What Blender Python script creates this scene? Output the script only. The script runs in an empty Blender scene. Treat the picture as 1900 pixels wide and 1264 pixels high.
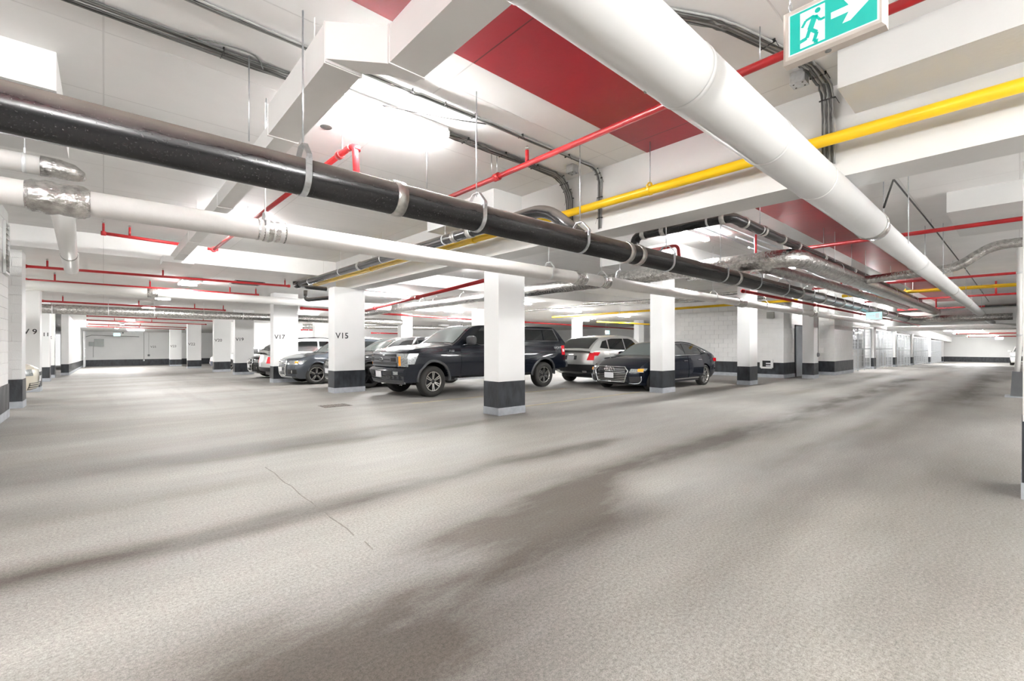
import bpy, bmesh, math, random
from mathutils import Vector, Matrix

random.seed(7)
S = bpy.context.scene
COL = S.collection

# ------------------------------------------------------------------ camera
F, CX, HY, CH = 845.0, 950.0, 640.0, 1.35          # focal length and horizon in pixels of the 1900 x 1264 frame
TH = math.radians(48.1)
CT, ST = math.cos(TH), math.sin(TH)
cam = bpy.data.cameras.new('camera')
cam.sensor_width = 36.0
cam.lens = F / 1900.0 * 36.0
cam.shift_y = (HY - 632.0) / 1900.0
cam.clip_end = 300
cam_o = bpy.data.objects.new('camera', cam)
cam_o.location = (0, 0, CH)
cam_o.rotation_euler = (math.pi / 2, 0, TH - math.pi / 2)
COL.objects.link(cam_o)
S.camera = cam_o

# ------------------------------------------------------------------ world, exposure
W = bpy.data.worlds.new('world')
S.world = W
W.use_nodes = True
W.node_tree.nodes['Background'].inputs[0].default_value = (1, 1, 1, 1)
W.node_tree.nodes['Background'].inputs[1].default_value = 0.25
S.view_settings.view_transform = 'Standard'
S.view_settings.look = 'None'
S.view_settings.gamma = 1.0
S.view_settings.use_curve_mapping = False
EXPO = 1.93
S.view_settings.exposure = EXPO
LAMP = 110.0                                           # emission of the fluorescent tubes
try:
    S.cycles.use_denoising = True
    S.cycles.use_light_tree = False
    S.cycles.use_adaptive_sampling = True
    S.cycles.adaptive_threshold = 0.08
    S.cycles.max_bounces = 6
    S.cycles.diffuse_bounces = 4
    S.cycles.glossy_bounces = 4
    S.cycles.transmission_bounces = 4
    S.cycles.sample_clamp_indirect = 6.0
    S.cycles.caustics_reflective = False
    S.cycles.caustics_refractive = False
except Exception:
    pass

# ------------------------------------------------------------------ pixel -> place helpers
def ray(x, y):
    l = (x - CX) / F
    return (ST * l + CT, -CT * l + ST, (HY - y) / F)

def pz(x, y, z=0.0):
    d = ray(x, y); t = (z - CH) / d[2]
    return Vector((d[0] * t, d[1] * t, z))

def pX(x, y, X):
    d = ray(x, y); t = X / d[0]
    return Vector((X, d[1] * t, CH + d[2] * t))

def pY(x, y, Y):
    d = ray(x, y); t = Y / d[1]
    return Vector((d[0] * t, Y, CH + d[2] * t))

def pD(x, y, dep):
    d = ray(x, y)
    return Vector((d[0] * dep, d[1] * dep, CH + d[2] * dep))

def zf(X, Y):                                          # the floor falls gently away at both far ends
    return -0.016 * max(0.0, Y - 13.5) - 0.016 * max(0.0, X - 33.0)

ZC = 3.85                                              # ceiling of the main bays
STEP_Y = 13.85                                         # beyond this the slab steps down

def zc(X, Y):
    return ZC if Y < STEP_Y else 3.40 - 0.016 * (Y - STEP_Y)

def pf(x, y, dz=0.0):
    z = 0.0
    for _ in range(12):
        p = pz(x, y, z + dz); z = zf(p.x, p.y)
    return pz(x, y, z + dz)

def pc(x, y, dz=0.0):                                  # on a plane dz under the stepped-down far ceiling
    z = 3.2
    for _ in range(25):
        p = pz(x, y, z); z = 0.5 * z + 0.5 * (3.40 - 0.016 * (p.y - STEP_Y) - dz)
    return pz(x, y, z)

# ------------------------------------------------------------------ materials
MATS = {}

def mat(name, col, rough=0.5, metal=0.0, var=0.0, vscale=3.0, bump=0.0, bscale=40.0, coat=0.0, emit=None, estr=0.0,
        stretch=(1, 1, 1), detail=4.0, spec=0.5, rvar=0.0):
    if name in MATS:
        return MATS[name]
    m = bpy.data.materials.new(name)
    m.use_nodes = True
    nt = m.node_tree
    b = nt.nodes['Principled BSDF']
    b.inputs['Base Color'].default_value = (*col, 1)
    b.inputs['Roughness'].default_value = rough
    b.inputs['Metallic'].default_value = metal
    b.inputs['Specular IOR Level'].default_value = spec
    if coat:
        b.inputs['Coat Weight'].default_value = coat
        b.inputs['Coat Roughness'].default_value = 0.04
    if emit:
        b.inputs['Emission Color'].default_value = (*emit, 1)
        b.inputs['Emission Strength'].default_value = estr
    if var or bump or rvar:
        g = nt.nodes.new('ShaderNodeNewGeometry')
        mp = nt.nodes.new('ShaderNodeMapping')
        mp.inputs['Scale'].default_value = stretch
        nt.links.new(g.outputs['Position'], mp.inputs['Vector'])
    if var or rvar:
        n = nt.nodes.new('ShaderNodeTexNoise')
        n.inputs['Scale'].default_value = vscale
        n.inputs['Detail'].default_value = detail
        nt.links.new(mp.outputs['Vector'], n.inputs['Vector'])
        r = nt.nodes.new('ShaderNodeValToRGB')
        r.color_ramp.elements[0].position = 0.3
        r.color_ramp.elements[1].position = 0.7
        r.color_ramp.elements[0].color = (*[max(0, c * (1 - var)) for c in col], 1)
        r.color_ramp.elements[1].color = (*[min(1, c * (1 + var)) for c in col], 1)
        nt.links.new(n.outputs['Fac'], r.inputs['Fac'])
        nt.links.new(r.outputs['Color'], b.inputs['Base Color'])
        if rvar:
            mr = nt.nodes.new('ShaderNodeMapRange')
            mr.inputs['From Min'].default_value = 0.3
            mr.inputs['From Max'].default_value = 0.7
            mr.inputs['To Min'].default_value = max(0.02, rough - rvar)
            mr.inputs['To Max'].default_value = min(1, rough + rvar)
            nt.links.new(n.outputs['Fac'], mr.inputs['Value'])
            nt.links.new(mr.outputs['Result'], b.inputs['Roughness'])
    if bump:
        n2 = nt.nodes.new('ShaderNodeTexNoise')
        n2.inputs['Scale'].default_value = bscale
        n2.inputs['Detail'].default_value = 4
        nt.links.new(mp.outputs['Vector'], n2.inputs['Vector'])
        bp = nt.nodes.new('ShaderNodeBump')
        bp.inputs['Strength'].default_value = bump
        bp.inputs['Distance'].default_value = 0.02
        nt.links.new(n2.outputs['Fac'], bp.inputs['Height'])
        nt.links.new(bp.outputs['Normal'], b.inputs['Normal'])
    MATS[name] = m
    return m

def M(n):
    return MATS[n]

mat('wall_white', (0.74, 0.738, 0.73), 0.55, var=0.03, vscale=0.8, bump=0.12, bscale=25)
mat('block_white', (0.74, 0.737, 0.728), 0.6, var=0.03, vscale=2.0, bump=0.25, bscale=60)
mat('column_white', (0.70, 0.70, 0.695), 0.42, var=0.025, vscale=1.2, bump=0.06, bscale=20)
mat('band_black', (0.022, 0.025, 0.030), 0.42, var=0.7, vscale=7, bump=0.2, bscale=30, stretch=(1, 1, 0.4), rvar=0.1)
mat('base_grey', (0.36, 0.38, 0.41), 0.6, var=0.15, vscale=6, bump=0.1)
mat('duct_white', (0.73, 0.728, 0.72), 0.5, var=0.02, vscale=2, bump=0.12, bscale=9)
mat('sheet_white', (0.80, 0.79, 0.775), 0.42, var=0.02, vscale=3, bump=0.04, bscale=6)
mat('pipe_white', (0.76, 0.745, 0.725), 0.35, var=0.04, vscale=5, bump=0.1, bscale=14)
mat('pvc_white', (0.80, 0.79, 0.77), 0.3)
mat('red_paint', (0.42, 0.018, 0.022), 0.33, var=0.12, vscale=5, bump=0.05)
mat('red_fitting', (0.42, 0.02, 0.024), 0.4)
mat('yellow_paint', (0.90, 0.56, 0.01), 0.33, var=0.06, vscale=4)
mat('galv', (0.62, 0.64, 0.66), 0.35, metal=0.9, var=0.1, vscale=30)
mat('galv_white', (0.72, 0.73, 0.73), 0.4, metal=0.35)
mat('steel_band', (0.56, 0.55, 0.52), 0.3, metal=0.85, var=0.25, vscale=20)
mat('foil', (0.60, 0.59, 0.57), 0.22, metal=0.95, var=0.35, vscale=14, bump=1.0, bscale=22)
mat('cable_grey', (0.09, 0.09, 0.085), 0.5, var=0.2, vscale=20)
mat('cable_light', (0.30, 0.30, 0.29), 0.45)
mat('tie_black', (0.015, 0.015, 0.015), 0.5)
mat('lamp_white', (0.85, 0.85, 0.84), 0.4)
mat('tube_light', (1, 1, 1), 0.4, emit=(1.0, 0.995, 0.985), estr=LAMP)
mat('panel_light', (1, 1, 1), 0.4, emit=(1.0, 0.995, 0.985), estr=LAMP * 0.26)
mat('long_light', (1, 1, 1), 0.4, emit=(1.0, 0.995, 0.985), estr=LAMP * 0.6)
mat('sign_cream', (0.70, 0.63, 0.57), 0.45, var=0.03, vscale=8)
mat('sign_green', (0.0, 0.20, 0.16), 0.4, emit=(0.0, 0.52, 0.42), estr=0.80 / 2 ** EXPO)
mat('sign_white', (0.4, 0.42, 0.42), 0.4, emit=(0.86, 0.93, 0.96), estr=0.70 / 2 ** EXPO)
mat('sign_pale', (0.45, 0.8, 0.85), 0.4, emit=(0.35, 0.85, 0.9), estr=1.6 / 2 ** EXPO)
mat('letter', (0.02, 0.02, 0.022), 0.6)
mat('letter_faded', (0.09, 0.09, 0.095), 0.6)
mat('door_grey', (0.30, 0.32, 0.345), 0.45, var=0.05)
mat('door_pale', (0.56, 0.60, 0.59), 0.45, var=0.04)
mat('box_grey', (0.42, 0.44, 0.43), 0.5, var=0.05)
mat('box_dark', (0.13, 0.135, 0.14), 0.55, var=0.1)
mat('vent_grey', (0.33, 0.32, 0.28), 0.5, var=0.1)
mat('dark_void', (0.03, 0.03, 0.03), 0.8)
mat('line_yellow', (0.36, 0.31, 0.21), 0.7, var=0.15, vscale=3)
mat('brown_prop', (0.20, 0.10, 0.055), 0.6)
mat('timber', (0.62, 0.55, 0.42), 0.6, var=0.1)
mat('drain_iron', (0.13, 0.115, 0.10), 0.6, var=0.4, vscale=12)
mat('crate_dark', (0.10, 0.095, 0.09), 0.7, var=0.2)
mat('crate_mid', (0.30, 0.27, 0.23), 0.7, var=0.2)
mat('crate_pale', (0.55, 0.54, 0.52), 0.7, var=0.1)
mat('grass_green', (0.06, 0.35, 0.12), 0.5)
mat('tag_green', (0.02, 0.25, 0.12), 0.5)
# cars
def paint(name, col, metal=0.4, rough=0.22):
    dark = max(col) < 0.05
    return mat(name, col, rough, metal=0.0 if dark else metal, coat=0.75, spec=0.15 if dark else 0.5)
paint('paint_navyblack', (0.006, 0.008, 0.014), 0.25)
paint('paint_graphite', (0.075, 0.085, 0.10), 0.6, 0.28)
paint('paint_darkgrey', (0.045, 0.045, 0.046), 0.5, 0.25)
paint('paint_silver', (0.62, 0.62, 0.60), 0.55, 0.3)
paint('paint_black', (0.008, 0.008, 0.009), 0.2)
paint('paint_white', (0.78, 0.78, 0.77), 0.0, 0.3)
paint('paint_cream', (0.66, 0.61, 0.50), 0.2, 0.3)
paint('paint_blue', (0.06, 0.09, 0.16), 0.3, 0.3)
mat('car_glass', (0.012, 0.014, 0.015), 0.04, spec=0.9)
mat('car_glass_clear', (0.17, 0.20, 0.195), 0.05, spec=1.0)
mat('plastic_black', (0.016, 0.016, 0.017), 0.5)
mat('plastic_grey', (0.055, 0.057, 0.06), 0.4)
mat('grille_grey', (0.14, 0.145, 0.155), 0.35, metal=0.5)
mat('chrome', (0.80, 0.80, 0.80), 0.14, metal=1.0)
mat('alloy', (0.56, 0.55, 0.53), 0.26, metal=0.85)
mat('alloy_dark', (0.03, 0.03, 0.032), 0.3, metal=0.6)
mat('tyre', (0.026, 0.025, 0.023), 0.75, bump=0.2, bscale=60)
mat('lens_clear', (0.40, 0.42, 0.42), 0.10, metal=0.5, var=0.5, vscale=45)
mat('lens_amber', (0.85, 0.33, 0.03), 0.2)
mat('lens_red', (0.62, 0.01, 0.02), 0.15, emit=(0.6, 0.01, 0.02), estr=0.05)
mat('plate_white', (0.66, 0.66, 0.68), 0.5)
mat('seat_cloth', (0.03, 0.03, 0.03), 0.8)

for _n in ('sign_green', 'sign_white', 'sign_pale', 'lens_red'):
    try:
        MATS[_n].cycles.emission_sampling = 'NONE'
    except Exception:
        pass

def new_nodes(name):
    m = bpy.data.materials.new(name); m.use_nodes = True
    MATS[name] = m
    return m, m.node_tree, m.node_tree.nodes['Principled BSDF']

def math_node(nt, op, a, b=None, clamp=False):
    n = nt.nodes.new('ShaderNodeMath'); n.operation = op; n.use_clamp = clamp
    for i, v in enumerate((a, b)):
        if v is None:
            continue
        if isinstance(v, (int, float)):
            n.inputs[i].default_value = v
        else:
            nt.links.new(v, n.inputs[i])
    return n.outputs[0]

def noise_node(nt, vec, scale, detail=4.0, rough=0.55):
    n = nt.nodes.new('ShaderNodeTexNoise')
    n.inputs['Scale'].default_value = scale
    n.inputs['Detail'].default_value = detail
    n.inputs['Roughness'].default_value = rough
    nt.links.new(vec, n.inputs['Vector'])
    return n.outputs['Fac']

def mapping(nt, vec, scale, rot=(0, 0, 0)):
    mp = nt.nodes.new('ShaderNodeMapping')
    mp.inputs['Scale'].default_value = scale
    mp.inputs['Rotation'].default_value = rot
    nt.links.new(vec, mp.inputs['Vector'])
    return mp.outputs['Vector']

def mix_col(nt, fac, a, b):
    n = nt.nodes.new('ShaderNodeMix'); n.data_type = 'RGBA'
    if isinstance(fac, float):
        n.inputs[0].default_value = fac
    else:
        nt.links.new(fac, n.inputs[0])
    for i, v in ((6, a), (7, b)):
        if isinstance(v, tuple):
            n.inputs[i].default_value = (*v, 1)
        else:
            nt.links.new(v, n.inputs[i])
    return n.outputs[2]

def floor_material():
    m, nt, b = new_nodes('floor_concrete')
    g = nt.nodes.new('ShaderNodeNewGeometry')
    pos = g.outputs['Position']
    sep = nt.nodes.new('ShaderNodeSeparateXYZ'); nt.links.new(pos, sep.inputs[0])
    X, Y = sep.outputs[0], sep.outputs[1]
    big = noise_node(nt, mapping(nt, pos, (0.16, 0.55, 1)), 1.0, 5, 0.6)
    mid = noise_node(nt, mapping(nt, pos, (0.5, 1.6, 1)), 1.0, 6, 0.62)
    fine = noise_node(nt, pos, 55.0, 3, 0.6)
    grain = noise_node(nt, pos, 170.0, 2, 0.5)
    warp = math_node(nt, 'MULTIPLY', math_node(nt, 'SUBTRACT', noise_node(nt, mapping(nt, pos, (0.35, 0.35, 1)), 1.0, 3), 0.5), 0.75)
    Yw = math_node(nt, 'ADD', Y, warp)
    dark = None
    # oily wheel tracks left by the traffic: place across the aisle, width, depth of tone
    for (yc, wd, amp, x0, x1) in ((1.95, 0.72, 1.5, 0.0, 1.7), (2.45, 0.56, 1.45, 1.6, 3.4), (2.85, 0.30, 1.15, 3.0, 24), (3.85, 0.20, 1.05, -2, 5.5), (6.30, 0.20, 0.75, 0.5, 5.5), (1.2, 0.7, 0.45, -3, 1.0),
                                  (5.1, 0.25, 0.35, -4, 2.0), (0.9, 0.40, 0.85, 14, 34), (4.2, 0.3, 0.45, 13, 30), (7.2, 0.35, 0.55, -4, -0.4), (0.2, 0.5, 0.35, 3, 9), (1.75, 0.18, 0.5, 5, 20)):
        q = math_node(nt, 'DIVIDE', math_node(nt, 'SUBTRACT', Yw, yc), wd)
        gss = math_node(nt, 'POWER', 2.718, math_node(nt, 'MULTIPLY', math_node(nt, 'MULTIPLY', q, q), -1.0))
        ra = nt.nodes.new('ShaderNodeMapRange'); ra.interpolation_type = 'SMOOTHSTEP'
        ra.inputs['From Min'].default_value = x0 - 0.7; ra.inputs['From Max'].default_value = x0 + 0.7
        nt.links.new(X, ra.inputs['Value'])
        rb = nt.nodes.new('ShaderNodeMapRange'); rb.interpolation_type = 'SMOOTHSTEP'
        rb.inputs['From Min'].default_value = x1 + 0.8; rb.inputs['From Max'].default_value = x1 - 0.8
        nt.links.new(X, rb.inputs['Value'])
        t = math_node(nt, 'MULTIPLY', math_node(nt, 'MULTIPLY', gss, amp), math_node(nt, 'MULTIPLY', ra.outputs[0], rb.outputs[0]))
        dark = t if dark is None else math_node(nt, 'ADD', dark, t)
    # patchiness of the tracks
    pat = nt.nodes.new('ShaderNodeMapRange')
    pat.inputs['From Min'].default_value = 0.32; pat.inputs['From Max'].default_value = 0.62
    nt.links.new(mid, pat.inputs['Value'])
    dark = math_node(nt, 'MULTIPLY', dark, math_node(nt, 'ADD', math_node(nt, 'MULTIPLY', pat.outputs[0], 0.65), 0.35), True)
    # tracks turning along the other aisle
    cross = noise_node(nt, mapping(nt, pos, (1.3, 0.10, 1)), 1.0, 4, 0.6)
    cr = nt.nodes.new('ShaderNodeMapRange')
    cr.inputs['From Min'].default_value = 0.52; cr.inputs['From Max'].default_value = 0.78
    cr.inputs['To Max'].default_value = 0.35
    nt.links.new(cross, cr.inputs['Value'])
    far = nt.nodes.new('ShaderNodeMapRange'); far.interpolation_type = 'SMOOTHSTEP'
    far.inputs['From Min'].default_value = 7; far.inputs['From Max'].default_value = 13
    nt.links.new(Y, far.inputs['Value'])
    dark = math_node(nt, 'ADD', dark, math_node(nt, 'MULTIPLY', cr.outputs[0], far.outputs[0]), True)
    rb_ = nt.nodes.new('ShaderNodeValToRGB')
    e = rb_.color_ramp.elements
    e[0].position, e[0].color = 0.30, (0.210, 0.196, 0.176, 1)
    e[1].position, e[1].color = 0.70, (0.335, 0.325, 0.310, 1)
    e2 = e.new(0.5); e2.color = (0.272, 0.260, 0.242, 1)
    nt.links.new(big, rb_.inputs['Fac'])
    md = nt.nodes.new('ShaderNodeMapRange')
    md.inputs['From Min'].default_value = 0.3; md.inputs['From Max'].default_value = 0.7
    md.inputs['To Min'].default_value = 0.80; md.inputs['To Max'].default_value = 1.18
    nt.links.new(mid, md.inputs['Value'])
    gr = nt.nodes.new('ShaderNodeMapRange')
    gr.inputs['From Min'].default_value = 0.34; gr.inputs['From Max'].default_value = 0.66
    gr.inputs['To Min'].default_value = 0.58; gr.inputs['To Max'].default_value = 1.42
    nt.links.new(math_node(nt, 'ADD', math_node(nt, 'MULTIPLY', fine, 0.5), math_node(nt, 'MULTIPLY', grain, 0.5)), gr.inputs['Value'])
    tone = math_node(nt, 'MULTIPLY', md.outputs[0], gr.outputs[0])
    vm = nt.nodes.new('ShaderNodeVectorMath'); vm.operation = 'SCALE'
    nt.links.new(rb_.outputs['Color'], vm.inputs[0]); nt.links.new(tone, vm.inputs['Scale'])
    vd = nt.nodes.new('ShaderNodeVectorMath'); vd.operation = 'MULTIPLY'
    nt.links.new(vm.outputs[0], vd.inputs[0]); vd.inputs[1].default_value = (0.285, 0.258, 0.232)
    col = mix_col(nt, dark, vm.outputs[0], vd.outputs[0])
    nt.links.new(col, b.inputs['Base Color'])
    rr = nt.nodes.new('ShaderNodeMapRange')
    rr.inputs['From Min'].default_value = 0.35; rr.inputs['From Max'].default_value = 0.65
    rr.inputs['To Min'].default_value = 0.50; rr.inputs['To Max'].default_value = 0.74
    b.inputs['Specular IOR Level'].default_value = 0.28
    nt.links.new(mid, rr.inputs['Value'])
    nt.links.new(rr.outputs[0], b.inputs['Roughness'])
    bp = nt.nodes.new('ShaderNodeBump')
    bp.inputs['Strength'].default_value = 0.5; bp.inputs['Distance'].default_value = 0.004
    nt.links.new(math_node(nt, 'ADD', fine, math_node(nt, 'MULTIPLY', grain, 0.6)), bp.inputs['Height'])
    nt.links.new(bp.outputs['Normal'], b.inputs['Normal'])

floor_material()

def slab_material(name, col, seam, var=0.04, rough=0.6):
    """painted concrete with the thin lines of the formwork sheets"""
    m, nt, b = new_nodes(name)
    g = nt.nodes.new('ShaderNodeNewGeometry')
    pos = g.outputs['Position']
    br = nt.nodes.new('ShaderNodeTexBrick')
    br.offset = 0.0
    br.inputs['Scale'].default_value = 1.0
    br.inputs['Brick Width'].default_value = 2.44
    br.inputs['Row Height'].default_value = 1.22
    br.inputs['Mortar Size'].default_value = 0.008
    br.inputs['Mortar Smooth'].default_value = 0.4
    nt.links.new(pos, br.inputs['Vector'])
    n = noise_node(nt, pos, 1.1, 5)
    n2 = noise_node(nt, pos, 18, 3)
    r = nt.nodes.new('ShaderNodeValToRGB')
    r.color_ramp.elements[0].position = 0.3; r.color_ramp.elements[1].position = 0.7
    r.color_ramp.elements[0].color = (*[c * (1 - var) for c in col], 1)
    r.color_ramp.elements[1].color = (*[c * (1 + var) for c in col], 1)
    nt.links.new(n, r.inputs['Fac'])
    f = math_node(nt, 'MULTIPLY', br.outputs['Fac'], 0.9)
    c = mix_col(nt, f, r.outputs['Color'], seam)
    nt.links.new(c, b.inputs['Base Color'])
    b.inputs['Roughness'].default_value = rough
    bp = nt.nodes.new('ShaderNodeBump'); bp.inputs['Strength'].default_value = 0.25; bp.inputs['Distance'].default_value = 0.01
    nt.links.new(math_node(nt, 'SUBTRACT', math_node(nt, 'MULTIPLY', n2, 0.35), br.outputs['Fac']), bp.inputs['Height'])
    nt.links.new(bp.outputs['Normal'], b.inputs['Normal'])

slab_material('ceiling_white', (0.88, 0.872, 0.862), (0.72, 0.71, 0.70))
slab_material('ceiling_red', (0.36, 0.016, 0.028), (0.10, 0.004, 0.008), var=0.15, rough=0.36)

def pipe_black_material():
    m, nt, b = new_nodes('pipe_black')
    g = nt.nodes.new('ShaderNodeNewGeometry')
    pos = g.outputs['Position']
    sep = nt.nodes.new('ShaderNodeSeparateXYZ'); nt.links.new(g.outputs['Normal'], sep.inputs[0])
    n = noise_node(nt, mapping(nt, pos, (1, 1, 3)), 5, 5)
    up = nt.nodes.new('ShaderNodeMapRange')                    # settled dust lies on the upper side
    up.inputs['From Min'].default_value = 0.05; up.inputs['From Max'].default_value = 0.55
    nt.links.new(math_node(nt, 'ADD', sep.outputs[2], math_node(nt, 'MULTIPLY', math_node(nt, 'SUBTRACT', n, 0.5), 0.5)), up.inputs['Value'])
    sp = nt.nodes.new('ShaderNodeMapRange')
    sp.inputs['From Min'].default_value = 0.66; sp.inputs['From Max'].default_value = 0.72
    nt.links.new(noise_node(nt, pos, 75, 2), sp.inputs['Value'])
    c = mix_col(nt, math_node(nt, 'MULTIPLY', up.outputs[0], 0.8), (0.012, 0.012, 0.013), (0.20, 0.175, 0.155))
    c = mix_col(nt, math_node(nt, 'MULTIPLY', sp.outputs[0], 0.16), c, (0.45, 0.43, 0.40))
    nt.links.new(c, b.inputs['Base Color'])
    rr = nt.nodes.new('ShaderNodeMapRange')
    rr.inputs['To Min'].default_value = 0.24; rr.inputs['To Max'].default_value = 0.7
    nt.links.new(up.outputs[0], rr.inputs['Value'])
    nt.links.new(rr.outputs[0], b.inputs['Roughness'])

pipe_black_material()

# ------------------------------------------------------------------ mesh helpers
ORG = {}

def origin_of(o):
    return ORG.get(o.name, Vector((0, 0, 0)))

class MB:
    def __init__(self):
        self.v = []; self.f = []; self.sm = []

    def add(self, verts, faces, smooth=False):
        o = len(self.v)
        self.v += [tuple(p) for p in verts]
        for fc in faces:
            self.f.append(tuple(i + o for i in fc)); self.sm.append(smooth)
        return self

    def box(self, x0, x1, y0, y1, z0, z1):
        vs = [(x0, y0, z0), (x1, y0, z0), (x1, y1, z0), (x0, y1, z0), (x0, y0, z1), (x1, y0, z1), (x1, y1, z1), (x0, y1, z1)]
        return self.add(vs, [(0, 3, 2, 1), (4, 5, 6, 7), (0, 1, 5, 4), (1, 2, 6, 5), (2, 3, 7, 6), (3, 0, 4, 7)])

    def hexa(self, b, t):
        """b and t: four corners of the bottom and of the top"""
        return self.add(list(b) + list(t), [(0, 3, 2, 1), (4, 5, 6, 7), (0, 1, 5, 4), (1, 2, 6, 5), (2, 3, 7, 6), (3, 0, 4, 7)])

    def obox(self, c, ax, ay, az, hx, hy, hz):
        c = Vector(c); ax, ay, az = Vector(ax), Vector(ay), Vector(az)
        def q(a, b_, d):
            return c + ax * (a * hx) + ay * (b_ * hy) + az * (d * hz)
        return self.hexa([q(-1, -1, -1), q(1, -1, -1), q(1, 1, -1), q(-1, 1, -1)], [q(-1, -1, 1), q(1, -1, 1), q(1, 1, 1), q(-1, 1, 1)])

    def bar(self, a, b_, w, h=None):
        a, b_ = Vector(a), Vector(b_)
        d = (b_ - a); L = d.length
        if L < 1e-6:
            return self
        d.normalize()
        up = Vector((0, 0, 1)) if abs(d.z) < 0.95 else Vector((1, 0, 0))
        s = d.cross(up).normalized(); u = s.cross(d).normalized()
        return self.obox((a + b_) / 2, d, s, u, L / 2, w / 2, (h or w) / 2)

    def tube(self, pts, r, n=14, caps=True, smooth=True):
        pts = [Vector(p) for p in pts]
        rs = r if isinstance(r, (list, tuple)) else [r] * len(pts)
        rings = []
        prev_u = None
        for i, p in enumerate(pts):
            if i == 0:
                d = pts[1] - pts[0]
            elif i == len(pts) - 1:
                d = pts[-1] - pts[-2]
            else:
                d = (pts[i + 1] - p).normalized() + (p - pts[i - 1]).normalized()
            d.normalize()
            if prev_u is None:
                ref = Vector((0, 0, 1)) if abs(d.z) < 0.9 else Vector((1, 0, 0))
                u = (ref - d * ref.dot(d)).normalized()
            else:
                u = (prev_u - d * prev_u.dot(d))
                u = u.normalized() if u.length > 1e-6 else Vector((1, 0, 0))
            prev_u = u
            w = d.cross(u)
            rings.append([p + (u * math.cos(2 * math.pi * k / n) + w * math.sin(2 * math.pi * k / n)) * rs[i] for k in range(n)])
        o = len(self.v)
        for rg in rings:
            self.v += [tuple(q) for q in rg]
        for i in range(len(rings) - 1):
            for k in range(n):
                a = o + i * n + k; b_ = o + i * n + (k + 1) % n
                self.f.append((a, b_, b_ + n, a + n)); self.sm.append(smooth)
        if caps:
            self.f.append(tuple(o + k for k in reversed(range(n)))); self.sm.append(False)
            e = o + (len(rings) - 1) * n
            self.f.append(tuple(e + k for k in range(n))); self.sm.append(False)
        return self

    def lathe(self, prof, c, axis='y', n=28, smooth=True):
        """prof: (radius, offset along axis)"""
        c = Vector(c); o = len(self.v)
        for (r, a) in prof:
            for k in range(n):
                t = 2 * math.pi * k / n
                if axis == 'y':
                    q = (r * math.cos(t), a, r * math.sin(t))
                elif axis == 'x':
                    q = (a, r * math.cos(t), r * math.sin(t))
                else:
                    q = (r * math.cos(t), r * math.sin(t), a)
                self.v.append(tuple(c + Vector(q)))
        for i in range(len(prof) - 1):
            for k in range(n):
                a = o + i * n + k; b_ = o + i * n + (k + 1) % n
                self.f.append((a, b_, b_ + n, a + n)); self.sm.append(smooth)
        return self

    def prism(self, poly, dvec):
        poly = [Vector(p) for p in poly]; d = Vector(dvec); n = len(poly); o = len(self.v)
        self.v += [tuple(p) for p in poly] + [tuple(p + d) for p in poly]
        self.f.append(tuple(o + i for i in range(n))); self.sm.append(False)
        self.f.append(tuple(o + n + i for i in reversed(range(n)))); self.sm.append(False)
        for i in range(n):
            j = (i + 1) % n
            self.f.append((o + j, o + i, o + n + i, o + n + j)); self.sm.append(False)
        return self

    def grid(self, rows, smooth=True):
        o = len(self.v); n = len(rows[0])
        for r in rows:
            self.v += [tuple(p) for p in r]
        for i in range(len(rows) - 1):
            for k in range(n - 1):
                self.f.append((o + i * n + k, o + i * n + k + 1, o + (i + 1) * n + k + 1, o + (i + 1) * n + k)); self.sm.append(smooth)
        return self

    def build(self, name, material, parent=None, merge=False, angle=None, recalc=True):
        og = origin_of(parent) if parent is not None else Vector((0, 0, 0))
        me = bpy.data.meshes.new(name)
        me.from_pydata([tuple(Vector(p) - og) for p in self.v], [], self.f)
        me.polygons.foreach_set('use_smooth', self.sm)
        if merge or recalc:
            bm = bmesh.new(); bm.from_mesh(me)
            if merge:
                bmesh.ops.remove_doubles(bm, verts=bm.verts, dist=1e-4)
                bmesh.ops.dissolve_degenerate(bm, dist=1e-5, edges=bm.edges)
            bmesh.ops.recalc_face_normals(bm, faces=bm.faces)
            if angle is not None:
                for e in bm.edges:
                    if len(e.link_faces) == 2 and e.calc_face_angle(0) > angle:
                        e.smooth = False
            bm.to_mesh(me); bm.free()
        me.materials.append(M(material) if isinstance(material, str) else material)
        me.update()
        ob = bpy.data.objects.new(name, me)
        COL.objects.link(ob)
        if parent is not None:
            ob.parent = parent
            ORG[ob.name] = og
        return ob

def tag(o, label, cat=None, group=None, kind=None):
    o['label'] = label
    if cat: o['category'] = cat
    if group: o['group'] = group
    if kind: o['kind'] = kind
    return o

def thing(name, label, cat, loc=(0, 0, 0), rotz=0.0, group=None, kind=None, local=False):
    o = bpy.data.objects.new(name, None)
    o.empty_display_size = 0.2
    o.location = loc
    o.rotation_euler = (0, 0, rotz)
    COL.objects.link(o)
    ORG[o.name] = Vector((0, 0, 0)) if local else Vector(loc)
    return tag(o, label, cat, group, kind)

def fillet(pts, r, n=6):
    pts = [Vector(p) for p in pts]
    out = [pts[0]]
    for i in range(1, len(pts) - 1):
        a, b_, c = pts[i - 1], pts[i], pts[i + 1]
        d0 = (a - b_).normalized(); d1 = (c - b_).normalized()
        rr = min(r, (a - b_).length * 0.49, (c - b_).length * 0.49)
        p0 = b_ + d0 * rr; p1 = b_ + d1 * rr
        for k in range(n + 1):
            t = k / n
            out.append(p0 * (1 - t) ** 2 + b_ * 2 * t * (1 - t) + p1 * t * t)
    out.append(pts[-1])
    return out

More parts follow.
